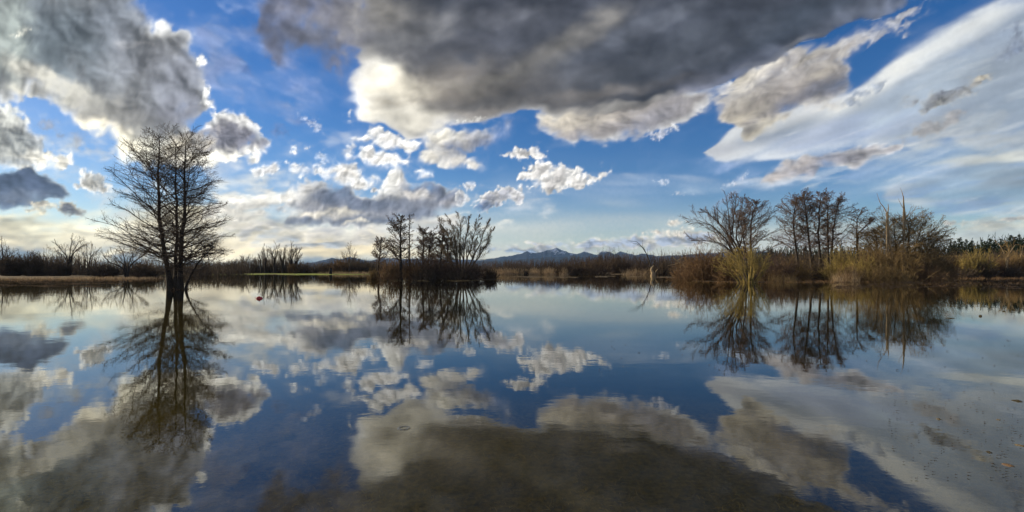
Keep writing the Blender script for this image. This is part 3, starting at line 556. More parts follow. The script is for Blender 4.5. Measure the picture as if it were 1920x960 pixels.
class Tubes:
    def __init__(s): s.V = []; s.Q = []; s.T = []; s.n = 0
    def add(s, Pl, r0, r1, sides=3, pw=1.0, cap=False):
        n, k, _ = Pl.shape
        if n == 0: return s
        if k == 2:                                          # last twigs: slim three-sided spikes
            tg = unit(Pl[:, 1]-Pl[:, 0]); ref = np.where(np.abs(tg[:, 2:3]) > .9, np.array([1., 0, 0]), np.array([0, 0, 1.])); a = unit(np.cross(tg, ref)); b = np.cross(tg, a)
            r_ = np.broadcast_to(np.asarray(r0, float).reshape(-1, 1), (n, 1))*.95
            V = np.stack([Pl[:, 0]+a*r_, Pl[:, 0]+(b*.87-a*.5)*r_, Pl[:, 0]+(-b*.87-a*.5)*r_, Pl[:, 1]], 1)
            s.T.append((s.n+np.arange(n)[:, None, None]*4+np.array([[0, 1, 3], [1, 2, 3], [2, 0, 3]])[None]).reshape(-1, 3)); s.V.append(V.reshape(-1, 3)); s.n += n*4
            return s
        tg = np.empty_like(Pl); tg[:, 1:-1] = Pl[:, 2:]-Pl[:, :-2]; tg[:, 0] = Pl[:, 1]-Pl[:, 0]; tg[:, -1] = Pl[:, -1]-Pl[:, -2]
        tg = unit(tg); ref = np.where(np.abs(tg[:, :1, 2:3]) > .9, np.array([1., 0, 0]), np.array([0, 0, 1.]))
        a = unit(np.cross(tg, ref)); b = np.cross(tg, a)
        t = (np.arange(k)/(k-1))[None]**pw
        rad = np.asarray(r0).reshape(-1, 1)*(1-t)+np.asarray(r1).reshape(-1, 1)*t
        rad = np.broadcast_to(rad, (n, k))
        th = np.arange(sides)*2*math.pi/sides
        V = Pl[:, :, None]+rad[:, :, None, None]*(a[:, :, None]*np.cos(th)[:, None]+b[:, :, None]*np.sin(th)[:, None])
        base = s.n+(np.arange(n)[:, None, None]*k+np.arange(k-1)[None, :, None])*sides
        j = np.arange(sides)[None, None]; j2 = (j+1) % sides
        s.Q.append(np.stack([base+j, base+j2, base+j2+sides, base+j+sides], -1).reshape(-1, 4))
        s.V.append(V.reshape(-1, 3)); s.n += n*k*sides
        return s
    def tris(s, V, T): s.V.append(V); s.T.append(T+s.n); s.n += len(V)
    def blob(s, C, rad, r=rng):
        """tiny octahedral catkins or cones"""
        n = len(C); o = np.array([[1,0,0],[0,1,0],[-1,0,0],[0,-1,0],[0,0,1],[0,0,-1.]])
        V = C[:, None]+o[None]*np.asarray(rad).reshape(-1, 1, 1)*np.array([1, 1, 1.5])
        f = np.array([[0,1,4],[1,2,4],[2,3,4],[3,0,4],[1,0,5],[2,1,5],[3,2,5],[0,3,5]])
        s.T.append((s.n+np.arange(n)[:, None, None]*6+f[None]).reshape(-1, 3)); s.V.append(V.reshape(-1, 3)); s.n += n*6
    def obj(s, name, mat, parent=None, off=None):
        if not s.n: return None
        V = np.concatenate(s.V)
        if off is not None: V = V-np.asarray(off)[None]
        return mesh(name, V, s.Q+s.T, mat, parent)
bark_dark = mat_noise('bark_dark', (.018, .014, .011), (.06, .048, .038), 7, stretch=(3, 3, .6), bump=.6, bscale=18)
bark_mid = mat_noise('bark_brown', (.04, .028, .02), (.12, .09, .065), 6, stretch=(3, 3, .6), bump=.5)
bark_willow = mat_noise('willow_bark', (.06, .045, .028), (.17, .125, .08), 5, stretch=(3, 3, .7), bump=.5)
bark_pale = mat_noise('weathered_wood', (.16, .115, .065), (.38, .29, .18), 4, stretch=(3, 3, .5), bump=.5)
twig_dark = mat_noise('alder_twigs', (.045, .032, .024), (.12, .085, .06), 3)
twig_red = mat_noise('reddish_twigs', (.06, .04, .03), (.15, .10, .072), 1.5)
twig_olive = mat_noise('olive_willow_shoots', (.14, .11, .034), (.38, .285, .095), 1.2)
twig_gold = mat_noise('golden_brown_twigs', (.075, .054, .026), (.29, .195, .085), .45)
twig_brown = mat_noise('brown_scrub', (.085, .054, .03), (.23, .14, .072), .6)
far_brown = mat_noise('far_wood_twigs', (.045, .032, .023), (.13, .088, .058), .12)
far_dark = mat_noise('dark_thicket_twigs', (.045, .034, .024), (.13, .094, .062), .15)
needle = mat_noise('spruce_needles', (.008, .014, .008), (.03, .045, .022), .8)
reed_mat = mat_noise('dry_reed', (.22, .15, .08), (.50, .37, .22), 1.5)
ivy = mat_noise('ivy_leaves', (.03, .035, .012), (.08, .09, .03), 4)

def stem_line(pts, D, k=14, dd=0, jit=.01):
    """pixel polyline -> world points; dd = how far the top leans away from or towards the eye"""
    pts = np.array(pts, float); s = np.r_[0, np.cumsum(np.hypot(*np.diff(pts, axis=0).T))]; s /= s[-1]
    u = np.linspace(0, 1, k); px = np.interp(u, s, pts[:, 0]); py = np.interp(u, s, pts[:, 1])
    q = np.stack([P(a, b, D) for a, b in zip(px, py)])
    sc = (q-np.array([0, 0, CAMZ]))*(1+dd*u[:, None]/D)+np.array([0, 0, CAMZ])
    H = abs(q[-1, 2]-q[0, 2]); sc += rng.normal(0, jit*H*.35, (k, 3))*np.sin(u*math.pi)[:, None]
    return sc
def put_base(q):
    q[0, 2] = min(q[0, 2], float(ground_z(q[0, 0], q[0, 1])))-.12; return q

def alder(loc_px, D, stems, label, silh, r0, mat_t, mat_b, name='alder_tree', cat='tree', group=None, dens=1.0, tw=.012, seed=1, t0=.12, up0=.5, droop=-.03, cones=True, split=True, cone_r=.03, k=14, m_lat=34, sub=9, twg=6, el0=30):
    """stems: (pixel polyline, radius factor, depth lean). silh(z above water) -> crown half width in metres about xc(z)"""
    r = np.random.default_rng(seed)
    base = np.array([(loc_px-960)/F*D, D, 0.]); base[2] = float(ground_z(base[0], base[1]))
    root = empty(name, base, label, cat, group)
    for pl, rf, dd in stems:
        q = put_base(stem_line(pl, D, k, dd))
        H = q[-1, 2]-q[0, 2]
        T = Tubes(); rad = r0*rf
        flare = rad*(1-np.linspace(0, 1, k))**.8+tw*1.4; flare[0] *= 1.9; flare[1] *= 1.25; flare[2] *= 1.06
        # trunk with its own radii
        T2 = Tubes(); T2.add(q[None], 1, 1, 9)
        V = T2.V[0].reshape(k, 9, 3); V = q[:, None]+(V-q[:, None])*flare[:, None, None]*(1+.08*r.normal(0, 1, (k, 9))[..., None]*(np.arange(k)[:, None, None] < 4))
        T2.V = [V.reshape(-1, 3)]
        trunk = T2.obj('trunk', mat_t, root, base)
        m = max(6, int(m_lat*rf**.75*dens))
        st, d, t, _ = kids(q[None], None, m, t0, .97, 62, 7, r=r)
        # start direction: out and up
        az = np.arange(m)*2.4+r.normal(0, .5, m)
        z = st[:, 2]
        el = np.radians(np.clip(el0+28*((t-t0)/(1-t0))**1.6+r.normal(0, 7, m), -10, 70))
        d = np.stack([np.cos(az)*np.cos(el), np.sin(az)*np.cos(el), np.sin(el)], 1)
        # length: to the crown outline in that direction
        y0 = D; L = np.empty(m)
        tt = np.linspace(.2, H*.95, 60)
        for i in range(m):
            pz = st[i, 2]+d[i, 2]*tt*.75; xl, xr = silh(pz); xc = (xl+xr)/2; hw = np.maximum((xr-xl)/2, .12)
            px_ = st[i, 0]+d[i, 0]*tt; py_ = st[i, 1]+d[i, 1]*tt
            ins = (((px_-xc)/hw)**2+((py_-y0)/(hw*1.05))**2 < 1) & (pz < q[-1, 2]+.25)
            L[i] = tt[ins].max() if ins.any() else .3
        L = np.clip(L*(1+.12*((t-t0)/(1-t0))**1.5)*np.where(r.random(m) < .25, r.uniform(.35, .8, m), r.uniform(.78, 1.05, m)), .25, None)
        nn = 9
        A = grow(st, d, L, nn, .03, .125, r, up_end=droop)
        rA = np.clip(rad*.30*(1-t)**.6+tw*.6, tw*1.1, rad*.42)*np.clip(L/3, .5, 1.2)
        # secondary
        mb = sub
        sB, dB, tB, pB = kids(A, L, mb, .12, .97, 48, 10, flat=.55, r=r, alt=True)
        LB = L[pB]*(.50*(1-tB)**.75+.10)*r.uniform(.6, 1.15, len(pB)); LB = np.clip(LB, .15, None)
        B = grow(sB, dB, LB, 4, .03, .11, r)
        sC, dC, tC, pC = kids(B, LB, twg, .12, 1, 45, 12, flat=.3, r=r)
        LC = np.clip(LB[pC]*(.5*(1-tC)+.2)*r.uniform(.5, 1.2, len(pC)), .08, .8)
        C = grow(sC, dC, LC, 2, .05, .14, r)
        iC = pB[pC]
        groups = range(m) if split else [None]
        for g in groups:
            T = Tubes()
            if g is None: a_ = slice(None); b_ = slice(None); c_ = slice(None)
            else: a_ = slice(g, g+1); b_ = pB == g; c_ = iC == g
            T.add(A[a_], rA[a_], tw*.8, 4, .8)
            T.add(B[b_], np.clip(rA[pB[b_]]*.5*(1-tB[b_]*.5), tw*.8, None), tw*.55, 3)
            T.add(C[c_], tw*.72, tw*.42, 3)
            if cones:
                e = C[c_][:, -1]; e = e[r.random(len(e)) < .35]; T.blob(e, r.uniform(.6, 1.1, len(e))*cone_r)
            T.obj('branch', mat_b, trunk, base)
    return root

def vase(px, D, limbs, label, r0, mat_t, mat_b, name='willow_tree', seed=1, tw=.02, cat='tree', group=None, levels=(7, 7, 5), ang=(30, 32, 36), lf=(.42, .42, .45), up=.05, split=True, py0=None):
    """several limbs from one foot; limbs: (pixel polyline, depth lean, radius factor)"""
    r = np.random.default_rng(seed)
    base = np.array([(px-960)/F*D, D, 0.]); base[2] = float(ground_z(base[0], base[1])); root = empty(name, base, label, cat, group)
    for pl, dd, rf in limbs:
        q = stem_line(pl, D, 10, dd, .02)
        if py0 is None or pl[0][1] >= py0: q = put_base(q)
        Ln = np.linalg.norm(np.diff(q, axis=0), axis=1).sum()
        T = Tubes(); T.add(q[None], r0*rf, tw*1.2, 7, .85); tr = T.obj('trunk', mat_t, root, base)
        Pl = q[None]; Ls = np.array([Ln]); rr = np.array([r0*rf]); gid = None; layers = []
        for li, (m, an, f) in enumerate(zip(levels, ang, lf)):
            st, d, t, par = kids(Pl, Ls, m, .22 if li == 0 else .15, .98, an, 9, r=r)
            L = Ls[par]*f*(1.15-.75*t)*r.uniform(.6, 1.2, len(par)); L = np.clip(L, tw*8, None)
            rad = np.clip(rr[par]*(1-t*.8)*.42, tw*.6, None)
            k = (7, 4, 2)[min(li, 2)]
            Pl = grow(st, d, L, k, up, .08, r); Ls = L; rr = rad
            gid = np.arange(len(par)) if gid is None else gid[par]
            layers.append((Pl, rad, gid, (4, 3, 3)[min(li, 2)]))
        n0 = levels[0]
        for g in (range(n0) if split else [None]):
            T = Tubes()
            for Pl_, rad, gi, sd in layers:
                sel = slice(None) if g is None else gi == g
                T.add(Pl_[sel], rad[sel], tw*.42, sd)
            T.obj('branch', mat_b, tr, base)
    return root

def shrub_tubes(n, w, d, h, r, rad=.02, sub=5, up=.03, lean=1.0, tw=None, levels=2):
    """many stems from a wide foot, filling a mound w x d x h metres"""
    T = Tubes(); tw = tw or rad*.5
    a = r.uniform(0, 2*math.pi, n); q = np.sqrt(r.random(n))
    st = np.stack([np.cos(a)*q*w*.30, np.sin(a)*q*d*.30, np.zeros(n)-.1], 1)
    end = np.stack([np.cos(a)*q*w*.5, np.sin(a)*q*d*.5, h*np.sqrt(np.clip(1-q**2*.85, .05, 1))*r.uniform(.62, 1.05, n)], 1)
    end[:, :2] += r.normal(0, .06*w, (n, 2))
    v = (end-st)*np.array([lean, lean, 1]); L = np.linalg.norm(v, axis=1)
    A = grow(st, v, L, 6, up, .20, r)
    A[..., 2] = np.where(A[..., 2] > 0, A[..., 2]*h*.97/np.quantile(A[:, -1, 2], .93), A[..., 2])
    T.add(A, rad, tw, 3)
    s, dd, t, p = kids(A, L, sub, .15, .98, 46, 14, r=r); LB = L[p]*(.42*(1-t)+.12)*r.uniform(.5, 1.2, len(p))
    B = grow(s, dd, LB, 3, .04, .2, r); T.add(B, tw*1.05, tw*.55, 3)
    if levels > 2:
        s, dd, t, p = kids(B, LB, 3, .15, 1, 42, 14, r=r); LC = LB[p]*.4*r.uniform(.5, 1.3, len(p))
        T.add(grow(s, dd, LC, 2, .04, .15, r), tw*.75, tw*.4, 3)
    return T
def shrub(px, D, wpx, toppx, label, mat, n=120, depth=None, seed=1, rad=.03, sub=6, name='shrub', cat='shrub', group=None, levels=2, lean=1.0, tw=None):
    r = np.random.default_rng(seed); base = np.array([(px-960)/F*D, D, 0.]); base[2] = float(ground_z(base[0], base[1]))
    w = wpx/F*D; h = CAMZ+(HZ-toppx)/F*D-base[2]
    T = shrub_tubes(n, w, depth or w*.7, h, r, rad, sub, levels=levels, lean=lean, tw=tw)
    o = T.obj(name, mat); o.location = base; tag(o, label, cat, group); return o

# ---- 1. the big alder standing in the water on the left -------------------------
D0 = CAMZ*F/(543-HZ)
sil_y = [252, 262, 280, 300, 330, 360, 400, 430, 460, 490, 515, 545]
sil_l = [288, 272, 252, 238, 224, 220, 214, 206, 206, 212, 244, 300]
sil_r = [360, 380, 394, 402, 406, 408, 414, 424, 428, 420, 398, 360]
def silA(z):
    y = HZ-(z-CAMZ)/D0*F
    return (np.interp(y, sil_y, sil_l)-960)/F*D0, (np.interp(y, sil_y, sil_r)-960)/F*D0
alder(336, D0, [([(322,545),(314,505),(305,450),(300,400),(297,340),(298,300),(299,255)], 1.0, -1.0),
      ([(331,545),(329,500),(331,450),(332,400),(329,350),(330,310),(329,276)], .78, 1.2),
      ([(338,545),(338,500),(343,440),(347,390),(346,330),(347,300),(349,260)], .95, .2),
      ([(334,545),(336,490),(339,440),(346,395),(352,350),(356,310)], .5, 1.8),
      ([(346,545),(356,520),(369,497),(383,478),(402,462)], .42, -.8)],
      'tall bare alder with several dark trunks standing in the flood water at left', silA, .18, bark_dark, twig_dark,
      name='alder_tree', tw=.0135, seed=11, t0=.13, m_lat=42, sub=13, twg=9, cone_r=.022, droop=-.03, el0=24)
# roots and mud at its foot
T = Tubes(); r = np.random.default_rng(3)
c0 = G(336, D0); n = 90; a = r.uniform(0, 2*math.pi, n); st = np.stack([np.cos(a)*r.uniform(.1, .75, n)*1.3, np.sin(a)*r.uniform(.1, .5, n), a*0-.05], 1)
T.add(grow(st, np.stack([np.cos(a), np.sin(a), .8+a*0], 1), r.uniform(.1, .45, n), 4, -.05, .2, r), .02, .007, 3)
o = T.obj('root_sprouts', twig_brown); o.location = c0; tag(o, 'low brown root sprouts around the foot of the big flooded alder', 'sprouts')

# ---- 2. far left trees ------------------------------------------------------------
DL = 120
def simple_sil(ys, ls, rs, D):
    def f(z):
        y = HZ-(z-CAMZ)/D*F
        return (np.interp(y, ys, ls)-960)/F*D, (np.interp(y, ys, rs)-960)/F*D
    return f
vase(130, 112, [([(131,517),(130,490),(133,465),(135,444)], 1, 1), ([(130,500),(125,480),(112,465),(104,456)], -3, .6), ([(131,490),(138,470),(146,455),(150,450)], 2, .7), ([(132,485),(142,470),(152,462),(158,458)], -2, .55), ([(129,495),(118,478),(108,472),(98,470)], 2, .5)],
     'bare grey tree with fanned limbs on the far left bank', .22, bark_dark, far_dark, name='bare_tree', seed=21, tw=.023, levels=(9, 8, 5))
vase(166, 112, [([(165,517),(164,490),(163,468),(162,458)], 1, .8), ([(166,517),(168,490),(176,472),(186,468)], -2, .8), ([(165,495),(158,480),(152,470)], 2, .5), ([(167,495),(171,475),(172,462)], 2, .5)],
     'thinner bare tree between the fanned tree and the big alder', .18, bark_dark, far_dark, name='bare_tree', seed=22, tw=.022, levels=(9, 8, 5))
vase(236, 96, [([(238,517),(236,500),(232,480),(228,468)], 1, 1), ([(237,508),(222,498),(205,492),(192,478)], -2, .9), ([(238,505),(252,490),(268,480),(280,470)], 3, .9), ([(236,500),(218,486),(210,474)], 3, .6), ([(239,500),(246,484),(250,470)], -3, .6)],
     'low spreading bare tree behind the left side of the big alder', .22, bark_dark, far_dark, name='bare_tree', seed=23, tw=.022, levels=(10, 9, 6))
vase(8, 118, [([(8,517),(6,490),(4,465),(2,450)], 1, 1), ([(8,505),(-6,480),(-14,462)], 2, .8), ([(8,503),(20,482),(26,470)], -3, .8), ([(8,500),(14,480),(12,462)], 3, .6)],
     'bare tree at the far left edge of the picture above the thicket', .25, bark_dark, far_dark, name='bare_tree', seed=24, tw=.024, levels=(9, 8, 5))

# ---- 3. tree group beyond the green meadow -------------------------------------------
DM = 168
gm = [('leftmost slim tree of the clump beyond the green meadow', [(497,511),(497,490),(494,462)], [(490,500),(486,478)], 31),
      ('second bare tree of the clump beyond the green meadow', [(514,511),(515,485),(518,459)], [(515,490),(508,470)], 32),
      ('short tree in the middle of the clump beyond the green meadow', [(530,511),(531,490),(534,463)], [(530,495),(524,472)], 33),
      ('tallest and darkest tree of the clump beyond the green meadow', [(545,511),(545,485),(547,455)], [(545,490),(556,466)], 34),
      ('slanting rightmost tree of the clump beyond the green meadow', [(551,511),(556,490),(562,466)], [(553,500),(562,480)], 35)]
for lab, a_, b_, sd in gm:
    x0 = a_[0][0]
    vase(x0, DM, [(a_, 1, 1), (b_, -2, .7), ([(x0, 505), (x0+3, 485), (x0+6, 468)], 3, .7), ([(x0, 505), (x0-4, 485), (x0-5, 472)], 3, .6)], lab, .34, bark_dark, far_dark, name='bare_tree', seed=sd, tw=.034, levels=(9, 8, 5), split=False)
vase(655, 165, [([(655,512),(656,490),(656,458)], 0, 1), ([(655,500),(648,484),(645,476)], 2, .5), ([(655,500),(662,484),(668,478)], -2, .5)],
     'lone thin pale tree rising above the rounded brown bushes', .24, bark_mid, far_brown, name='bare_tree', seed=36, tw=.03, levels=(14, 8, 4), split=False)
vase(456, 160, [([(456,511),(455,495),(452,480)], 0, 1), ([(457,505),(462,490),(466,482)], 2, .7)], 'small bare tree just right of the big alder on the far shore', .2, bark_mid, far_brown, name='bare_tree', seed=37, tw=.032, levels=(9, 7, 4), split=False)

# ---- 4. the middle island ------------------------------------------------------------------
DI = 80
def sil_pts(pts, D): # (y, left, right)
    p = np.array(pts, float); return simple_sil(p[:, 0], p[:, 1], p[:, 2], D)
alder(711, DI, [([(710,521),(709,500),(712,480),(713,462),(714,450)], 1, 0)], 'small round-headed alder at the left tip of the middle island', sil_pts([(446,706,722),(460,698,732),(475,694,736),(492,697,730),(505,705,718)], DI), .15, bark_dark, twig_red, seed=41, tw=.030, m_lat=32, sub=9, twg=7, t0=.35, cone_r=.05, split=False)
alder(752, DI-4, [([(751,527),(752,500),(751,470),(751,440),(752,405)], 1, 0)], 'tallest dark alder with a straight trunk on the left half of the island', sil_pts([(402,747,760),(415,738,770),(435,730,776),(460,724,780),(485,722,782),(500,735,770)], DI), .22, bark_dark, twig_dark, seed=42, tw=.027, m_lat=50, sub=10, twg=8, t0=.25, cone_r=.05)
alder(768, DI+2, [([(768,521),(768,480),(767,440),(768,401)], 1, 0)], 'very slim pole-like tree just right of the tall dark alder', sil_pts([(400,764,772),(430,760,776),(470,757,782),(500,757,782)], DI), .12, bark_dark, twig_dark, seed=43, tw=.026, m_lat=38, sub=6, twg=7, t0=.25, split=False)
alder(794, DI+2, [([(792,521),(793,490),(794,460),(795,432)], 1, 0), ([(800,521),(803,490),(806,460),(808,438)], .8, 1)], 'reddish twiggy alder pair in the middle of the island', sil_pts([(422,786,816),(438,778,822),(460,774,826),(490,776,826)], DI), .15, bark_dark, twig_red, seed=44, tw=.03, m_lat=36, sub=9, twg=9, t0=.25, cone_r=.055, split=False)
alder(826, DI+3, [([(824,521),(826,490),(829,460),(831,434)], 1, 0), ([(840,521),(838,495),(839,470),(838,446)], .7, 1)], 'shorter reddish alder leaning against the left of the fan-shaped willow', sil_pts([(426,818,842),(440,812,850),(470,810,858),(495,812,858)], DI), .15, bark_dark, twig_red, seed=45, tw=.03, m_lat=36, sub=9, twg=9, t0=.25, cone_r=.055, split=False)
vase(868, DI-1, [([(862,519),(855,490),(848,462),(838,436),(822,414)], 0, .9), ([(864,519),(858,490),(855,455),(848,425),(840,407)], 1.5, .85), ([(866,519),(862,485),(862,455),(864,425),(860,408)], -1, .9),
     ([(868,519),(868,490),(872,455),(878,425),(880,406)], 1.5, .9), ([(870,519),(876,485),(886,450),(894,425),(898,408)], -1.5, .85), ([(872,519),(884,490),(898,460),(908,435),(916,414)], 0, .85),
     ([(873,519),(890,492),(904,472),(916,452),(924,430)], 1, .7), ([(862,520),(850,500),(838,480),(830,462)], -1.5, .6)],
     'wide fan-shaped bare willow on the right half of the island', .19, bark_willow, bark_willow, seed=46, tw=.0185, levels=(19, 15, 13), ang=(28, 34, 40), lf=(.30, .46, .5), up=.035)
sh = [(735, 40, 488, 'rusty brown bush at the foot of the tall dark alder', twig_brown, 76), (700, 22, 508, 'low tan bush at the far left end of the island', twig_gold, 80), (775, 60, 484, 'rusty bush below the pole-like tree on the island', twig_brown, 78), (812, 46, 478, 'dark thicket bush in the centre of the island', twig_red, 78),
      (845, 44, 490, 'dark bush at the left foot of the fan-shaped willow', twig_red, 78), (888, 40, 499, 'dark bush at the right foot of the fan-shaped willow', twig_red, 78), (918, 30, 507, 'low dark bush at the right end of the island', far_dark, 79),
      (795, 60, 507, 'low dark bush along the island waterline below the reddish alders', far_dark, 75.5), (860, 66, 509, 'low dark bush along the island waterline below the willow', far_dark, 75.8)]
for i, (px, wp, tp, lab, mt, D) in enumerate(sh): shrub(px, D, wp*1.15, tp-4, lab, mt, n=100, seed=60+i, rad=.032, sub=7, tw=.022, levels=3)

# ---- 5. right hand cluster --------------------------------------------------------------------
DR = 66
vase(1400, 63, [([(1404,530),(1395,500),(1372,455),(1352,425),(1338,395)], 1, .9), ([(1404,530),(1384,490),(1362,450),(1330,420),(1300,410)], -1, .85), ([(1405,530),(1388,480),(1370,440),(1366,400),(1362,372)], 0, 1.0),
     ([(1400,515),(1378,475),(1350,455),(1318,450),(1296,452)], 2, .6), ([(1392,480),(1380,445),(1385,410),(1394,375)], -2, .7), ([(1375,455),(1356,425),(1330,402),(1316,392)], 1, .6), ([(1372,440),(1376,405),(1380,380),(1376,368)], 2, .6), ([(1385,470),(1392,440),(1402,415),(1408,395)], 1, .5)],
     'large spreading bare tree leaning left at the front of the right-hand grove', .20, bark_mid, twig_red, name='bare_tree', seed=51, tw=.0175, levels=(15, 13, 10), ang=(34, 36, 40), lf=(.40, .42, .45), up=.045, py0=525)
alder(1408, 66, [([(1409,527),(1408,480),(1407,440),(1410,405),(1420,378)], 1, 0), ([(1400,527),(1398,480),(1394,440),(1388,400)], .7, 1.5)], 'dark alder with layered twigs just right of the large leaning tree', sil_pts([(370,1400,1432),(390,1384,1448),(415,1380,1456),(445,1384,1460),(480,1392,1454)], 66), .16, bark_dark, twig_red, seed=52, tw=.021, m_lat=34, sub=10, twg=9, t0=.3, cone_r=.05)
r = np.random.default_rng(710); wl = []
for k_ in range(17):
    f_ = (k_+.5)/17*2-1; x0 = 1404+f_*14+r.normal(0, 3); x2 = 1402+f_*52+r.normal(0, 7); y2 = 474+abs(f_)**2*20+r.normal(0, 9)
    wl.append(([(x0, 534), ((x0*1.2+x2*.8)/2+r.normal(0, 2), 512), ((x0*.5+x2*1.5)/2+r.normal(0, 3), 492), (x2, y2)], r.uniform(-3, 3), r.uniform(.5, 1)))
vase(1404, 60.5, wl, 'olive willow bush of splayed stems at the foot of the leaning tree, nearest the water', .085, twig_olive, twig_olive, name='willow_bush', cat='shrub', seed=71, tw=.021, levels=(9, 7, 5), ang=(30, 36, 40), lf=(.45, .45, .5), up=.04, split=False)
for i, (lab, pl, rf, sl, sd) in enumerate([
      ('leftmost alder of the tall row with a leaning trunk', [(1497,522),(1494,480),(1490,440),(1488,405),(1494,372)], 1, [(362,1482,1512),(380,1462,1524),(420,1448,1528),(455,1446,1524)], 53),
      ('alder with a curved trunk, second from the left in the tall row', [(1524,522),(1520,480),(1516,445),(1512,410),(1506,360)], 1, [(358,1496,1520),(385,1482,1540),(430,1480,1540)], 54),
      ('straight alder in the middle of the tall row', [(1538,522),(1537,480),(1534,440),(1536,400),(1540,362)], 1, [(360,1528,1556),(385,1516,1560),(430,1514,1558)], 55),
      ('dark straight alder, second from the right in the tall row', [(1552,522),(1553,480),(1552,440),(1553,400),(1549,372)], .9, [(366,1540,1566),(395,1530,1578),(440,1534,1576)], 56),
      ('rightmost alder of the tall row with a fanned crown', [(1556,522),(1559,480),(1562,440),(1566,405),(1574,372)], .9, [(366,1566,1580),(385,1554,1598),(420,1548,1606),(455,1546,1604)], 57)]):
    D = 76+i*.9
    alder(pl[0][0], D, [(pl, rf, r.uniform(-1, 1))], lab, sil_pts([(y, a, b) for y, a, b in sl], D), .19, bark_dark, twig_red, seed=sd, tw=.0225, m_lat=40, sub=11, twg=9, t0=.33, cone_r=.055)
alder(1606, 80, [([(1608,520),(1607,480),(1606,440),(1607,412),(1616,394)], 1, 0), ([(1606,440),(1622,425),(1638,412)], .5, 1)], 'lone small alder between the tall row and the golden bush tree', sil_pts([(384,1606,1628),(400,1596,1646),(430,1590,1650),(460,1594,1640)], 80), .15, bark_dark, twig_red, seed=58, tw=.025, m_lat=24, sub=8, twg=6, t0=.35, cone_r=.06, split=False)
# two snags
def snag(px, D, limbs, label, seed):
    r_ = np.random.default_rng(seed); base = np.array([(px-960)/F*D, D, 0.]); base[2] = float(ground_z(base[0], base[1])); root = empty('dead_tree', base, label, 'dead tree')
    first = True; tr = None
    for pl, ra, rb in limbs:
        q = stem_line(pl, D, 12, 0, .012)
        if first: q = put_base(q)
        T = Tubes(); rv=np.linspace(ra, rb, 12)*(1+.12*r_.normal(0, 1, 12)); rv[0]*=1.4; T2=Tubes(); T2.add(q[None],1,1,8); VV=T2.V[0].reshape(12,8,3); T.V=[(q[:,None]+(VV-q[:,None])*rv[:,None,None]).reshape(-1,3)]; T.Q=T2.Q; T.n=T2.n
        o = T.obj('trunk' if first else 'branch', bark_pale, root if first else tr, base)
        if first: tr = o
        else:
            st, d, t, p_ = kids(q[None], None, 9, .3, 1, 32, 10, r=r_); T = Tubes(); L_ = r_.uniform(.5, 1.7, len(t)); A = grow(st, d, L_, 5, .05, .1, r_)
            T.add(A, .022, .009, 3); s2, d2, t2, p2 = kids(A, L_, 6, .2, 1, 35, 10, r=r_); T.add(grow(s2, d2, L_[p2]*.5, 3, .05, .1, r_), .012, .007, 3)
            T.obj('twig_spray', bark_mid, tr, base)
    return root
snag(1672, 70, [([(1674,520),(1671,480),(1668,450),(1665,425),(1664,400)], .19, .12), ([(1664,402),(1658,390),(1650,380),(1644,362)], .08, .015), ([(1664,402),(1666,390),(1665,382)], .09, .03)], 'forked dead snag with pale bark rising from the golden bush tree', 81)
snag(1688, 71, [([(1684,520),(1690,485),(1695,450),(1697,415),(1695,385),(1694,368)], .19, .07), ([(1694,372),(1692,362),(1688,352)], .06, .012), ([(1696,395),(1690,385),(1684,372)], .05, .015)], 'taller straight dead snag with pale bark, right of the forked one', 82)
r = np.random.default_rng(77)
alder(1690, 73, [([(1650,522),(1648,490),(1644,455),(1640,430)], 1, 0), ([(1680,522),(1682,480),(1678,440),(1674,410)], 1, 1), ([(1704,522),(1712,480),(1722,445),(1730,418)], 1, -1), ([(1716,522),(1732,485),(1748,460),(1758,445)], .9, 0), ([(1692,522),(1700,480),(1704,440),(1702,408)], .9, 2)],
      'broad rounded bush tree with golden twigs around the two dead snags', sil_pts([(396,1650,1722),(410,1632,1742),(435,1612,1762),(465,1600,1776),(500,1596,1780)], 73), .13, bark_mid, twig_gold, name='bush_tree', seed=59, tw=.0225, m_lat=32, sub=10, twg=9, t0=.12, cone_r=.05, split=True)
rs = [(1316, 80, 72, 468, 'reddish brown bush mass at the left end of the right-hand grove', twig_brown, 260), (1345, 64, 74, 478, 'rust brown bush under the left limbs of the leaning tree', twig_brown, 220), (1290, 60, 78, 485, 'low red-brown bush where the right-hand grove begins', twig_brown, 150),
      (1455, 70, 72, 476, 'dark brown bush between the willow bush and the tall alder row', twig_red, 200), (1490, 60, 74, 482, 'tangled brown bush at the feet of the leftmost alders', twig_gold, 200), (1528, 60, 76, 492, 'low dark bush in the shade below the middle alders', far_dark, 160),
      (1582, 70, 72, 468, 'olive green bush right of the tall alder row', twig_olive, 220), (1612, 50, 68, 482, 'olive bush in front of the lone small alder', twig_olive, 150), (1640, 70, 69, 462, 'golden brown bush at the left foot of the forked snag', twig_gold, 260),
      (1690, 90, 68, 468, 'big golden brown bush in front of the dead snags', twig_gold, 330), (1735, 70, 70, 470, 'dark golden bush at the right side of the bush tree', twig_gold, 240), (1766, 60, 74, 478, 'shaded brown bush ending the grove on its right', twig_brown, 180),
      (1665, 110, 64, 496, 'low tawny bush at the waterline below the forked snag', twig_gold, 240), (1592, 40, 65, 500, 'low orange-brown bush at the waterline below the olive bush', twig_brown, 120), (1730, 80, 66, 498, 'low brown bush at the waterline below the bush tree', twig_brown, 200),
      (1365, 50, 66, 498, 'low brown bush at the waterline left of the olive willow bush', twig_brown, 140), (1440, 50, 68, 504, 'low bush at the waterline right of the olive willow bush', twig_brown, 120)]
for i, (px, wp, D, tp, lab, mt, n) in enumerate(rs): shrub(px, D, wp*1.1, tp-3, lab, mt, n=int(n*.62), seed=90+i, rad=.034, sub=8, tw=.019, levels=3)

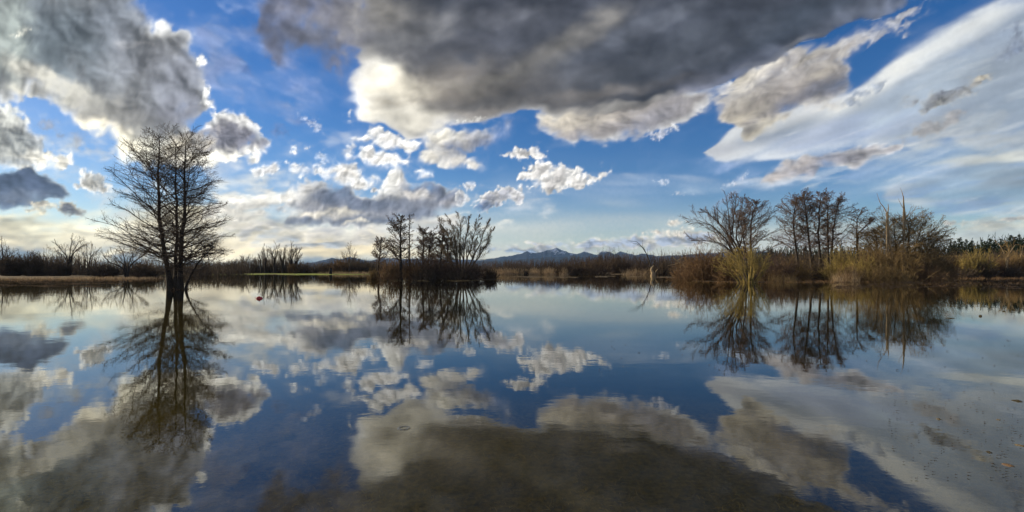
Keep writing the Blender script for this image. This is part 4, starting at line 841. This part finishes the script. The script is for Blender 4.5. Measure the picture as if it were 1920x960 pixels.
# ---- 6. right edge: bushes, birches, spruces ------------------------------------------------------
rb = [(1800, 56, 97, 476, 'dark bush at the left of the far right bank', twig_gold, 170), (1832, 50, 96, 468, 'tallest olive bush on the far right bank', twig_olive, 190), (1812, 40, 95, 482, 'pale olive bush standing forward on the far right bank', twig_olive, 140), (1868, 46, 98, 480, 'brown bush left of the pale birch', twig_brown, 150),
      (1900, 50, 99, 474, 'tawny bush behind the pale birch', twig_gold, 190), (1935, 50, 97, 480, 'brown bush cut by the right edge of the picture', twig_brown, 150), (1850, 40, 94, 494, 'low dark bush below the tall olive bush', far_dark, 120), (1902, 60, 94, 497, 'low dark bush below the pale birch', far_dark, 140), (1800, 70, 94, 499, 'low dark bush along the right bank waterline', far_dark, 140)]
for i, (px, wp, D, tp, lab, mt, n) in enumerate(rb): shrub(px, D, wp, tp, lab, mt, n=n, seed=120+i, rad=.035, sub=7, tw=.027)
for px, D, lim, lab, sd in [(1888, 95, [([(1890,512),(1886,485),(1880,468),(1872,456)], 0, 1), ([(1886,485),(1896,470),(1904,458)], 2, .6), ([(1888,498),(1892,478),(1890,462)], -1, .6)], 'pale barked birch leaning left near the right edge', 130),
                            (1856, 96, [([(1857,512),(1856,495),(1855,478)], 0, 1), ([(1857,500),(1862,485)], 1, .5)], 'short pale stump-like birch left of the leaning birch', 131),
                            (1915, 100, [([(1915,512),(1914,485),(1918,462)], 0, 1), ([(1915,495),(1906,476)], 1, .6)], 'thin birch at the right edge of the picture', 132)]:
    vase(px, D, lim, lab, .2, bark_pale, twig_gold, name='birch_tree', seed=sd, tw=.03, levels=(6, 6, 4), split=False)
def spruce_mesh(seed, H=14, Wd=3.9):
    r_ = np.random.default_rng(seed); T = Tubes()
    q = np.stack([np.zeros(6), np.zeros(6), np.linspace(-.2, H, 6)], 1)
    Tt = Tubes(); Tt.add(q[None], .22, .03, 6)
    nb = 190; z = H*(.12+.87*r_.random(nb)**.9); az = r_.uniform(0, 6.283, nb); L_ = Wd*(1-z/H)**.8*r_.uniform(.7, 1.15, nb)+.15
    d = np.stack([np.cos(az), np.sin(az), -.15+.5*(z/H)], 1); st = np.stack([z*0, z*0, z], 1)
    A = grow(st, d, L_, 4, -.02, .06, r_); T.add(A, .06, .02, 3)
    s, dd, t, p = kids(A, L_, 7, .1, 1, 50, 12, flat=.3, r=r_); n = len(s); Ls = np.clip(L_[p]*.35, .25, .9)
    # needle sprays: slim hanging triangles
    side = unit(np.cross(dd, r_.normal(0, 1, (n, 3)))); w_ = .16
    V = np.stack([s-side*w_, s+side*w_, s+dd*Ls[:, None]+np.array([0, 0, -.12])], 1).reshape(-1, 3)
    T.tris(V, np.arange(n*3).reshape(-1, 3)); return Tt, T
sp = []
for k in range(4):
    a, b = spruce_mesh(200+k); ta = a.obj('trunk', bark_dark); tb = b.obj('crown', needle)
    sp.append((ta.data, tb.data)); bpy.data.objects.remove(ta); bpy.data.objects.remove(tb)
spl = [(1783, 458), (1790, 452), (1800, 446), (1812, 449), (1822, 452), (1834, 459), (1846, 453), (1857, 447), (1866, 451), (1877, 448), (1886, 452), (1896, 441), (1903, 445), (1911, 440), (1921, 447), (1770, 468), (1758, 464), (1716, 468), (1632, 462), (1620, 466), (1602, 464), (1580, 462), (1568, 466), (1548, 464), (1510, 462), (1482, 470), (1462, 472), (1446, 466), (1932, 444)]
where = ['just right of the golden bush tree', 'second right of the golden bush tree', 'with a broad top left of the tall olive bush', 'behind the left side of the tall olive bush', 'straight above the tall olive bush', 'lowest of those above the tall olive bush', 'above the short stump-like birch, left side', 'directly above the short stump-like birch', 'between the two pale birches', 'just left of the leaning birch top',
         'just right of the leaning birch top', 'left one of the tall pair near the right edge', 'lower one between the tall pair near the right edge', 'right one of the tall pair near the right edge', 'touching the right edge of the picture', 'short, behind the shaded right end of the grove', 'half hidden behind the right flank of the golden bush tree', 'seen through the twigs right of the taller snag', 'seen right of the lone small alder', 'seen behind the lone small alder', 'seen left of the lone small alder',
         'seen between the fanned alder and the lone alder', 'seen right behind the rightmost alder of the row', 'seen between the two rightmost alder trunks', 'seen between the curved and the leftmost alder trunks', 'seen just left of the tall alder row', 'short, between the layered alder and the tall row', 'seen right of the layered alder', 'just beyond the right edge bush']
for i, (px, ty) in enumerate(spl):
    D = 150+((i*37) % 11)*1.5; h = CAMZ+(HZ-ty)/F*D
    e = empty('spruce_tree', G(px, D, .2), 'dark spruce '+where[i], 'spruce', 'dark spruces behind the right bank', rz=i*1.3)
    a, b = sp[i % 4]; sc = h/14; e.scale = (sc*(1.0+.12*((i*7) % 5-2)), sc*(1.0+.12*((i*7) % 5-2)), sc)
    link(bpy.data.objects.new('trunk', a), e); link(bpy.data.objects.new('crown', b), e)

# ---- 7. far woods that read as one mass --------------------------------------------------------------
def wood(name, pts, D, dd, label, mat, n, seed, w=.09, lay=3, cat='woodland', jag=1.0, hs_=1.1):
    """pts: (px, top py). thousands of upright twiggy shoots whose tops follow an uneven line"""
    r_ = np.random.default_rng(seed); p = np.array(pts, float)
    x = r_.uniform(p[0, 0], p[-1, 0], n); dep = D+r_.random(n)*dd
    top = np.interp(x, p[:, 0], p[:, 1])
    clump = 1+.16*jag*gnoise(x/9, x*0+seed, seed)+.14*jag*gnoise(x/3.1, dep/6, seed+1)
    h = np.clip((CAMZ+(HZ-top)/F*D)*clump*np.minimum(r_.uniform(.5, 1.25, n), r_.normal(1.0, .05, n)), .6, None)
    st = np.stack([(x-960)/F*D, dep, np.full(n, 0.05)], 1)
    d = np.stack([r_.normal(0, .22, n), r_.normal(0, .22, n), np.ones(n)], 1)
    A = grow(st, d, h, 3, .03, .12, r_); A[..., 2] *= hs_; T = Tubes(); T.add(A, w, w*.35, 3)
    s, d2, t, q = kids(A, h, 7, .15, 1, 32, 12, r=r_); L_ = h[q]*(.30*(1-t)+.10)*r_.uniform(.5, 1.2, len(q))
    B = grow(s, d2, L_, 2, .05, .15, r_); T.add(B, w*.62, w*.3, 3)
    o = T.obj(name, mat); return tag(o, label, cat, kind='stuff')
wood('thicket', [(-500,470),(-60,478),(-20,480),(20,484),(40,478),(70,473),(90,480),(120,484),(150,490),(190,494),(215,492),(250,486),(300,492),(420,494)], 118, 14, 'dark leafless thicket along the far left bank', far_dark, 3600, 141, w=.06)
wood('thicket', [(300,496),(410,492),(440,486),(460,484),(480,487),(500,480),(530,488),(560,494),(600,492),(620,486),(660,486),(720,494)], 172, 12, 'dark hedge of bare scrub behind the green meadow strip', far_dark, 2600, 142, w=.08)
wood('woodland', [(640,490),(900,490),(930,489),(980,487),(1020,486),(1060,485),(1082,477),(1100,480),(1130,476),(1155,470),(1180,474),(1210,478),(1240,474),(1262,474),(1300,472),(1420,472)], 205, 22, 'long low brown wood on the far shore below the mountains', far_brown, 4600, 143, w=.08, hs_=.98, jag=2.0)
wood('woodland', [(1430,470),(1500,464),(1560,466),(1640,468),(1720,466),(1780,458),(1830,462),(1900,452),(2400,440),(3000,450)], 160, 14, 'dark spruce wood as a dense mass behind the far right bank', needle, 4200, 145, w=.16, jag=1.2)
wood('woodland', [(1380,480),(1440,476),(1500,470),(1560,470),(1640,470),(1720,472),(1780,470),(1830,478),(1900,474),(2400,462)], 128, 16, 'dark wood closing the view behind the right-hand grove', far_dark, 3600, 144, w=.07)
fb = [(614, 30, 495, 170, 'rounded brown bush left of the bush with the lone thin tree', far_brown), (640, 46, 488, 168, 'rounded rusty bush under the lone thin tree', twig_brown), (668, 40, 492, 168, 'rounded brown bush right of the lone thin tree', far_brown), (550, 20, 494, 164, 'pale tan bush at the foot of the tallest tree beyond the meadow', twig_brown),
      (940, 50, 500, 150, 'low dark bush on the far shore right of the island', far_dark), (1000, 70, 499, 152, 'low dark scrub bush below the left shoulder of the mountains', far_dark), (1062, 60, 494, 148, 'low olive bush below the mountain peak', far_brown), (1112, 90, 484, 150, 'large rounded dark bush in the middle of the far shore', far_brown), (1160, 50, 480, 160, 'tall brown bush behind the large rounded one', far_brown),
      (1245, 50, 488, 140, 'dark tangled bush left of the right-hand grove', far_dark), (1280, 40, 490, 120, 'dark bush beside the fallen branches', far_dark), (975, 40, 503, 146, 'smallest dark bush on the far shore below the foothills', far_dark), (1200, 40, 494, 145, 'low brown bush left of the broken stump', far_brown)]
for i, (px, wp, tp, D, lab, mt) in enumerate(fb): shrub(px, D, wp, tp, lab, mt, n=170, seed=160+i, rad=.06, sub=7, tw=.045)
lf = [(20, 50, 480, 108, 'dark mounded bush low on the far left bank below the edge tree', far_dark), (66, 56, 474, 109, 'highest rounded dark bush of the far left bank', far_dark), (110, 50, 488, 107, 'dark bush at the foot of the fanned tree', far_dark), (195, 60, 494, 106, 'low dark bush between the thin tree and the big alder', far_dark), (268, 60, 490, 104, 'dark bush seen through the left lower twigs of the big alder', far_dark), (440, 50, 489, 150, 'dark bush just right of the big alder', far_dark)]
for i, (px, wp, tp, D, lab, mt) in enumerate(lf): shrub(px, D, wp, tp, lab, mt, n=200, seed=180+i, rad=.05, sub=7, tw=.035)
# ---- reeds, debris, dead wood, floats ----------------------------------------------------
def reeds(name, xs, Ds, h, label, mat, n, seed, rad=.012, kind='stuff', cat='reeds', lean=.25):
    r_ = np.random.default_rng(seed); px = r_.uniform(xs[0], xs[1], n); D = r_.uniform(Ds[0], Ds[1], n)
    cl = gnoise(px/14, D/3, seed); ed = np.minimum(px-xs[0], xs[1]-px)/(xs[1]-xs[0])*5; keep = (cl > -.25) & (r_.random(n) < ed); px = px[keep]; D = D[keep]; n = len(px)
    x = (px-960)/F*D; st = np.stack([x, D, np.full(n, -.1)], 1)
    d = np.stack([r_.normal(.05, lean, n), r_.normal(0, lean, n), np.ones(n)], 1)
    T = Tubes(); T.add(grow(st, d, h*r_.uniform(.4, 1.1, n)*(1+.4*cl[keep]), 3 if rad > .03 else 2, -.08, .1, r_), rad, rad*.3, 3)
    o = T.obj(name, mat); return tag(o, label, cat, kind=kind)
reeds('dry_reeds', (905, 1075), (143, 150), 2.0, 'tan strip of dry reeds on the far shore right of the island', reed_mat, 2600, 301, .04)
reeds('dry_reeds', (1165, 1300), (140, 148), 2.1, 'tan strip of dry reeds around the broken stump', reed_mat, 2200, 302, .04)
reeds('dry_grass', (-200, 330), (80, 106), .45, 'straw coloured grass fringe on the left bank', reed_mat, 9000, 303, .022, cat='grass', lean=.5)
reeds('dry_grass', (-250, 330), (68, 104), .4, 'brown tussocky grass between the straw on the left bank', twig_brown, 10000, 311, .025, cat='grass', lean=.5)
reeds('dry_grass', (1280, 1790), (60, 80), .5, 'brown grass tussocks under the right-hand grove', twig_brown, 6000, 312, .018, cat='grass', lean=.5)
reeds('dry_grass', (1770, 2100), (88, 110), .6, 'brown grass along the far right bank', twig_brown, 5000, 313, .022, cat='grass', lean=.5)
reeds('dry_grass', (590, 760), (150, 160), 1.1, 'tan dry grass below the rounded brown bushes', reed_mat, 1500, 304, .04, cat='grass')
reeds('dry_reeds', (1420, 1500), (64, 70), 1.5, 'orange-brown reeds at the water edge of the right-hand grove', twig_gold, 800, 305, .015)
reeds('dry_reeds', (1556, 1626), (63, 67), 1.9, 'tuft of tawny reeds at the waterline before the olive bushes', reed_mat, 700, 306, .014)
reeds('flooded_grass', (1640, 2100), (52, 92), .28, 'flooded grass stubble poking through the water at right', twig_brown, 9000, 307, .014, cat='grass', lean=.7)
reeds('flooded_grass', (-300, 210), (52, 88), .16, 'brown flooded grass in front of the left bank', twig_brown, 9000, 308, .014, cat='grass', lean=.7)
reeds('flooded_grass', (700, 960), (71, 76), .16, 'thin line of flooded grass before the island', twig_brown, 1600, 309, .012, cat='grass', lean=.8)
reeds('flooded_grass', (930, 1300), (112, 125), .2, 'pale line of flooded grass on the far water below the mountains', reed_mat, 2200, 310, .02, cat='grass', lean=.8)
# broken stump and its thrown limbs
def dead_pile(D=118):
    base = G(1222, D); base[2] = 0
    root = empty('broken_stump', base, 'pale broken tree stump with one dark limb leaning up to the left', 'stump')
    T = Tubes(); r_ = np.random.default_rng(5)
    q = stem_line([(1222,522),(1224,512),(1220,504),(1226,498)], D, 6, 0, .02); T.add(q[None], .55, .12, 9); q = stem_line([(1226,520),(1229,510),(1233,505)], D, 5); T.add(q[None], .3, .08, 6); T.obj('trunk', bark_pale, root, base)
    T = Tubes(); q = stem_line([(1222,508),(1217,488),(1210,472),(1202,460),(1193,453)], D, 10, 2); T.add(q[None], .17, .05, 6); st, d, t, p = kids(q[None], None, 10, .3, 1, 35, 9, r=r_); T.add(grow(st, d, r_.uniform(1, 3, 10), 4, .02, .1, r_), .06, .02, 3)
    T.obj('branch', bark_dark, root, base)
    rt = empty('fallen_tree', G(1278, 112), 'pale fallen tree with crooked limbs beside the right-hand grove', 'fallen tree'); b2 = G(1278, 112)
    T = Tubes(); q = stem_line([(1300,512),(1285,500),(1268,488),(1262,482)], 112, 8); T.add(q[None], .28, .1, 6); T.obj('trunk', bark_pale, rt, b2)
    T = Tubes()
    for pl in ([(1285,500),(1276,490),(1276,481)], [(1275,492),(1264,496),(1252,498)], [(1270,489),(1282,482),(1288,484)], [(1296,508),(1280,506),(1262,508)]):
        q = stem_line(pl, 112, 6); T.add(q[None], .13, .05, 4)
    T.obj('branch', bark_pale, rt, b2)
dead_pile()
# floating drift lines of straw
def drift(xs, ys, label, n, seed, mat, ln=.5, rad=.02):
    r_ = np.random.default_rng(seed); py = r_.uniform(ys[0], ys[1], n); D = CAMZ*F/(py-HZ); px = r_.uniform(xs[0], xs[1], n)
    k = gnoise(px/60, py/2.2, seed) > .08; px = px[k]; D = D[k]; n = len(px)
    st = np.stack([(px-960)/F*D, D, np.full(n, .012)], 1); a = r_.normal(0, .5, n)
    d = np.stack([np.cos(a), np.sin(a), r_.normal(.04, .05, n)], 1)
    T = Tubes(); T.add(grow(st, d, ln*r_.uniform(.3, 1.2, n), 2, 0, .1, r_), rad, rad*.5, 3); o = T.obj('floating_straw', mat); tag(o, label, 'straw', kind='stuff')
drift((1560, 2000), (519, 541), 'pale floating straw and leaf litter on the water at right', 3600, 401, twig_brown)
drift((900, 1320), (517.5, 520.5), 'thin pale line of floating straw on the far water', 1800, 402, reed_mat, .9, .03)
drift((700, 935), (525, 527.5), 'thin line of floating straw before the island', 700, 403, twig_gold, .6)
drift((-100, 230), (527, 538), 'brown floating litter in front of the left bank', 3000, 404, twig_brown, .5)
# red float
def lathe(pts, n=14):
    p = np.array(pts); th = np.arange(n)*2*math.pi/n; V = np.stack([p[:, :1]*np.cos(th), p[:, :1]*np.sin(th), p[:, 1:2]+0*th], -1).reshape(-1, 3)
    k = len(p); i = np.arange(k-1)[:, None]*n; j = np.arange(n)[None]; return V, np.stack([i+j, i+(j+1) % n, i+n+(j+1) % n, i+n+j], -1).reshape(-1, 4)
red = mat_noise('red_plastic', (.30, .012, .012), (.42, .02, .018), 8, rough=.35, spec=.5)
fl = empty('float', G(486, CAMZ*F/(560-HZ)), 'small red plastic float drifting right of the big alder', 'float', rz=.5)
V, f = lathe([(.002,-.10),(.07,-.09),(.115,-.03),(.125,.03),(.10,.09),(.05,.125),(.03,.14),(.028,.165),(.002,.168)]); V = V @ np.array([[1,0,0],[0,.9,.35],[0,-.35,.9]]); V[:, 0] *= 1.5
mesh('body', V, [f], red, fl)
T = Tubes(); th = np.linspace(0, 2*math.pi, 13); T.add(np.stack([-.18+.045*np.cos(th), 0*th, .06+.045*np.sin(th)], 1)[None], .012, .012, 5); T.obj('ring', red, fl)
# flotsam at the right: half sunken sods and leaves
leaf_mat = mat_noise('dull_leaf', (.08, .06, .03), (.20, .15, .08), 20)
wet = mat_noise('wet_sod', (.015, .014, .008), (.07, .055, .03), 9, bump=.6)
def sod(px, py, wpx, label, seed, h=.05, mat=None, name='clod', cat='clod'):
    D = CAMZ*F/(py-HZ); w_ = wpx/F*D; r_ = np.random.default_rng(seed)
    V, f = lathe([(.001, 1), (.35, .9), (.7, .6), (.95, .15), (1, -.4), (.8, -1)], 12); s_ = np.array([w_/2, w_/2*1.1, h])
    V = V*s_*(1+.22*r_.normal(0, 1, len(V))[:, None]); o = mesh(name, V, [f], mat or wet); o.location = G(px, D, .0); tag(o, label, cat); return o
sod(1838, 593, 5, 'small dark clod floating far right below the reflected bank', 1, .05)
sod(1783, 597, 10, 'flat dark bit of bark floating left of the small dark clod', 2, .02, name='bark_piece', cat='bark')
sod(1882, 584, 4, 'tiny dark clod floating nearer the right bank', 3, .03)
sod(1898, 580, 4, 'tiniest dark clod next to the other tiny one by the right bank', 4, .03)
sod(1908, 752, 14, 'dark wet clod floating near the right picture edge', 5, .014)
sod(1855, 848, 8, 'dark leaf bit floating low at right', 6, .008, name='leaf', cat='leaf')
sod(1890, 872, 16, 'flat olive leaf scrap floating at the lower right', 7, .006, mat=twig_brown, name='leaf', cat='leaf')
sod(1912, 835, 12, 'pale leaf scrap floating at the right picture edge', 8, .006, mat=leaf_mat, name='leaf', cat='leaf')
sod(1760, 786, 7, 'small pale leaf floating alone in the right foreground', 9, .006, mat=leaf_mat, name='leaf', cat='leaf')
sod(1872, 787, 6, 'pale leaf floating right of the small alone one', 10, .006, mat=leaf_mat, name='leaf', cat='leaf')
drift((1650, 1990), (720, 900), 'thin scatter of wet leaf bits on the water in the right foreground', 420, 405, twig_brown, .035, .004)
drift((1100, 1990), (600, 700), 'sparse specks of floating chaff on the open water at right', 260, 406, twig_brown, .05, .006)
# submerged grass in the near shallows
def bed_grass():
    r_ = np.random.default_rng(9); n = 26000
    D = r_.uniform(2.6, 6.5, n); px = r_.uniform(-150, 2070, n); x = (px-960)/F*D
    k = (gnoise(x/1.1, D/1.1, 55)+.5*gnoise(x/.3, D/.3, 56)) > -.15; x = x[k]; D = D[k]; n = len(x)
    z = ground_z(x, D); st = np.stack([x, D, z-.01], 1); a = r_.uniform(0, 6.283, n)
    d = np.stack([np.cos(a)*.9, np.sin(a)*.9, r_.uniform(.25, .9, n)], 1)
    T = Tubes(); T.add(grow(st, d, r_.uniform(.03, .11, n), 3, -.35, .1, r_), .0045, .0015, 3); o = T.obj('submerged_grass', mat_noise('drowned_grass', (.03, .032, .009), (.12, .105, .032), 2.5)); tag(o, 'olive drowned meadow grass under the clear shallow water', 'grass', kind='stuff')
bed_grass()
# dark post on the meadow edge
T = Tubes(); q = np.array([[0, 0, -.1], [0, .02, .8], [.03, 0, 1.75]]); T.add(q[None], .55, .42, 8); V, f = lathe([(.42, 1.7), (.36, 1.95), (.02, 2.05)], 8)
T.V.append(V); T.Q.append(f+T.n); T.n += len(V)
o = T.obj('hay_stack_post', mat_noise('dark_timber', (.012, .01, .008), (.03, .024, .02), 4)); o.name = 'post'; o.location = G(620, 148, .1); tag(o, 'stubby dark timber post on the far bank below the brown bushes', 'post')
# ---- air ------------------------------------------------------------------------------
def build_haze():
    m = bpy.data.materials.new('haze'); m.use_nodes = True; n = m.node_tree.nodes; l = m.node_tree.links
    n.remove(n['Principled BSDF']); v = n.new('ShaderNodeVolumePrincipled'); v.inputs['Color'].default_value = (.36, .6, 1, 1); v.inputs['Density'].default_value = HAZE; v.inputs['Anisotropy'].default_value = .0
    l.new(v.outputs[0], n['Material Output'].inputs['Volume'])
    X, Y0, Y1, Z0, Z1 = 11500, -11500, 11500, -3, 560
    V = np.array([(x, y, z) for z in (Z0, Z1) for y in (Y0, Y1) for x in (-X, X)], float)
    f = np.array([(0,2,3,1),(4,5,7,6),(0,1,5,4),(2,6,7,3),(0,4,6,2),(1,3,7,5)])
    tag(mesh('haze', V, [f], m, smooth=False), kind='stuff')
HAZE = 3.9e-5
build_haze()
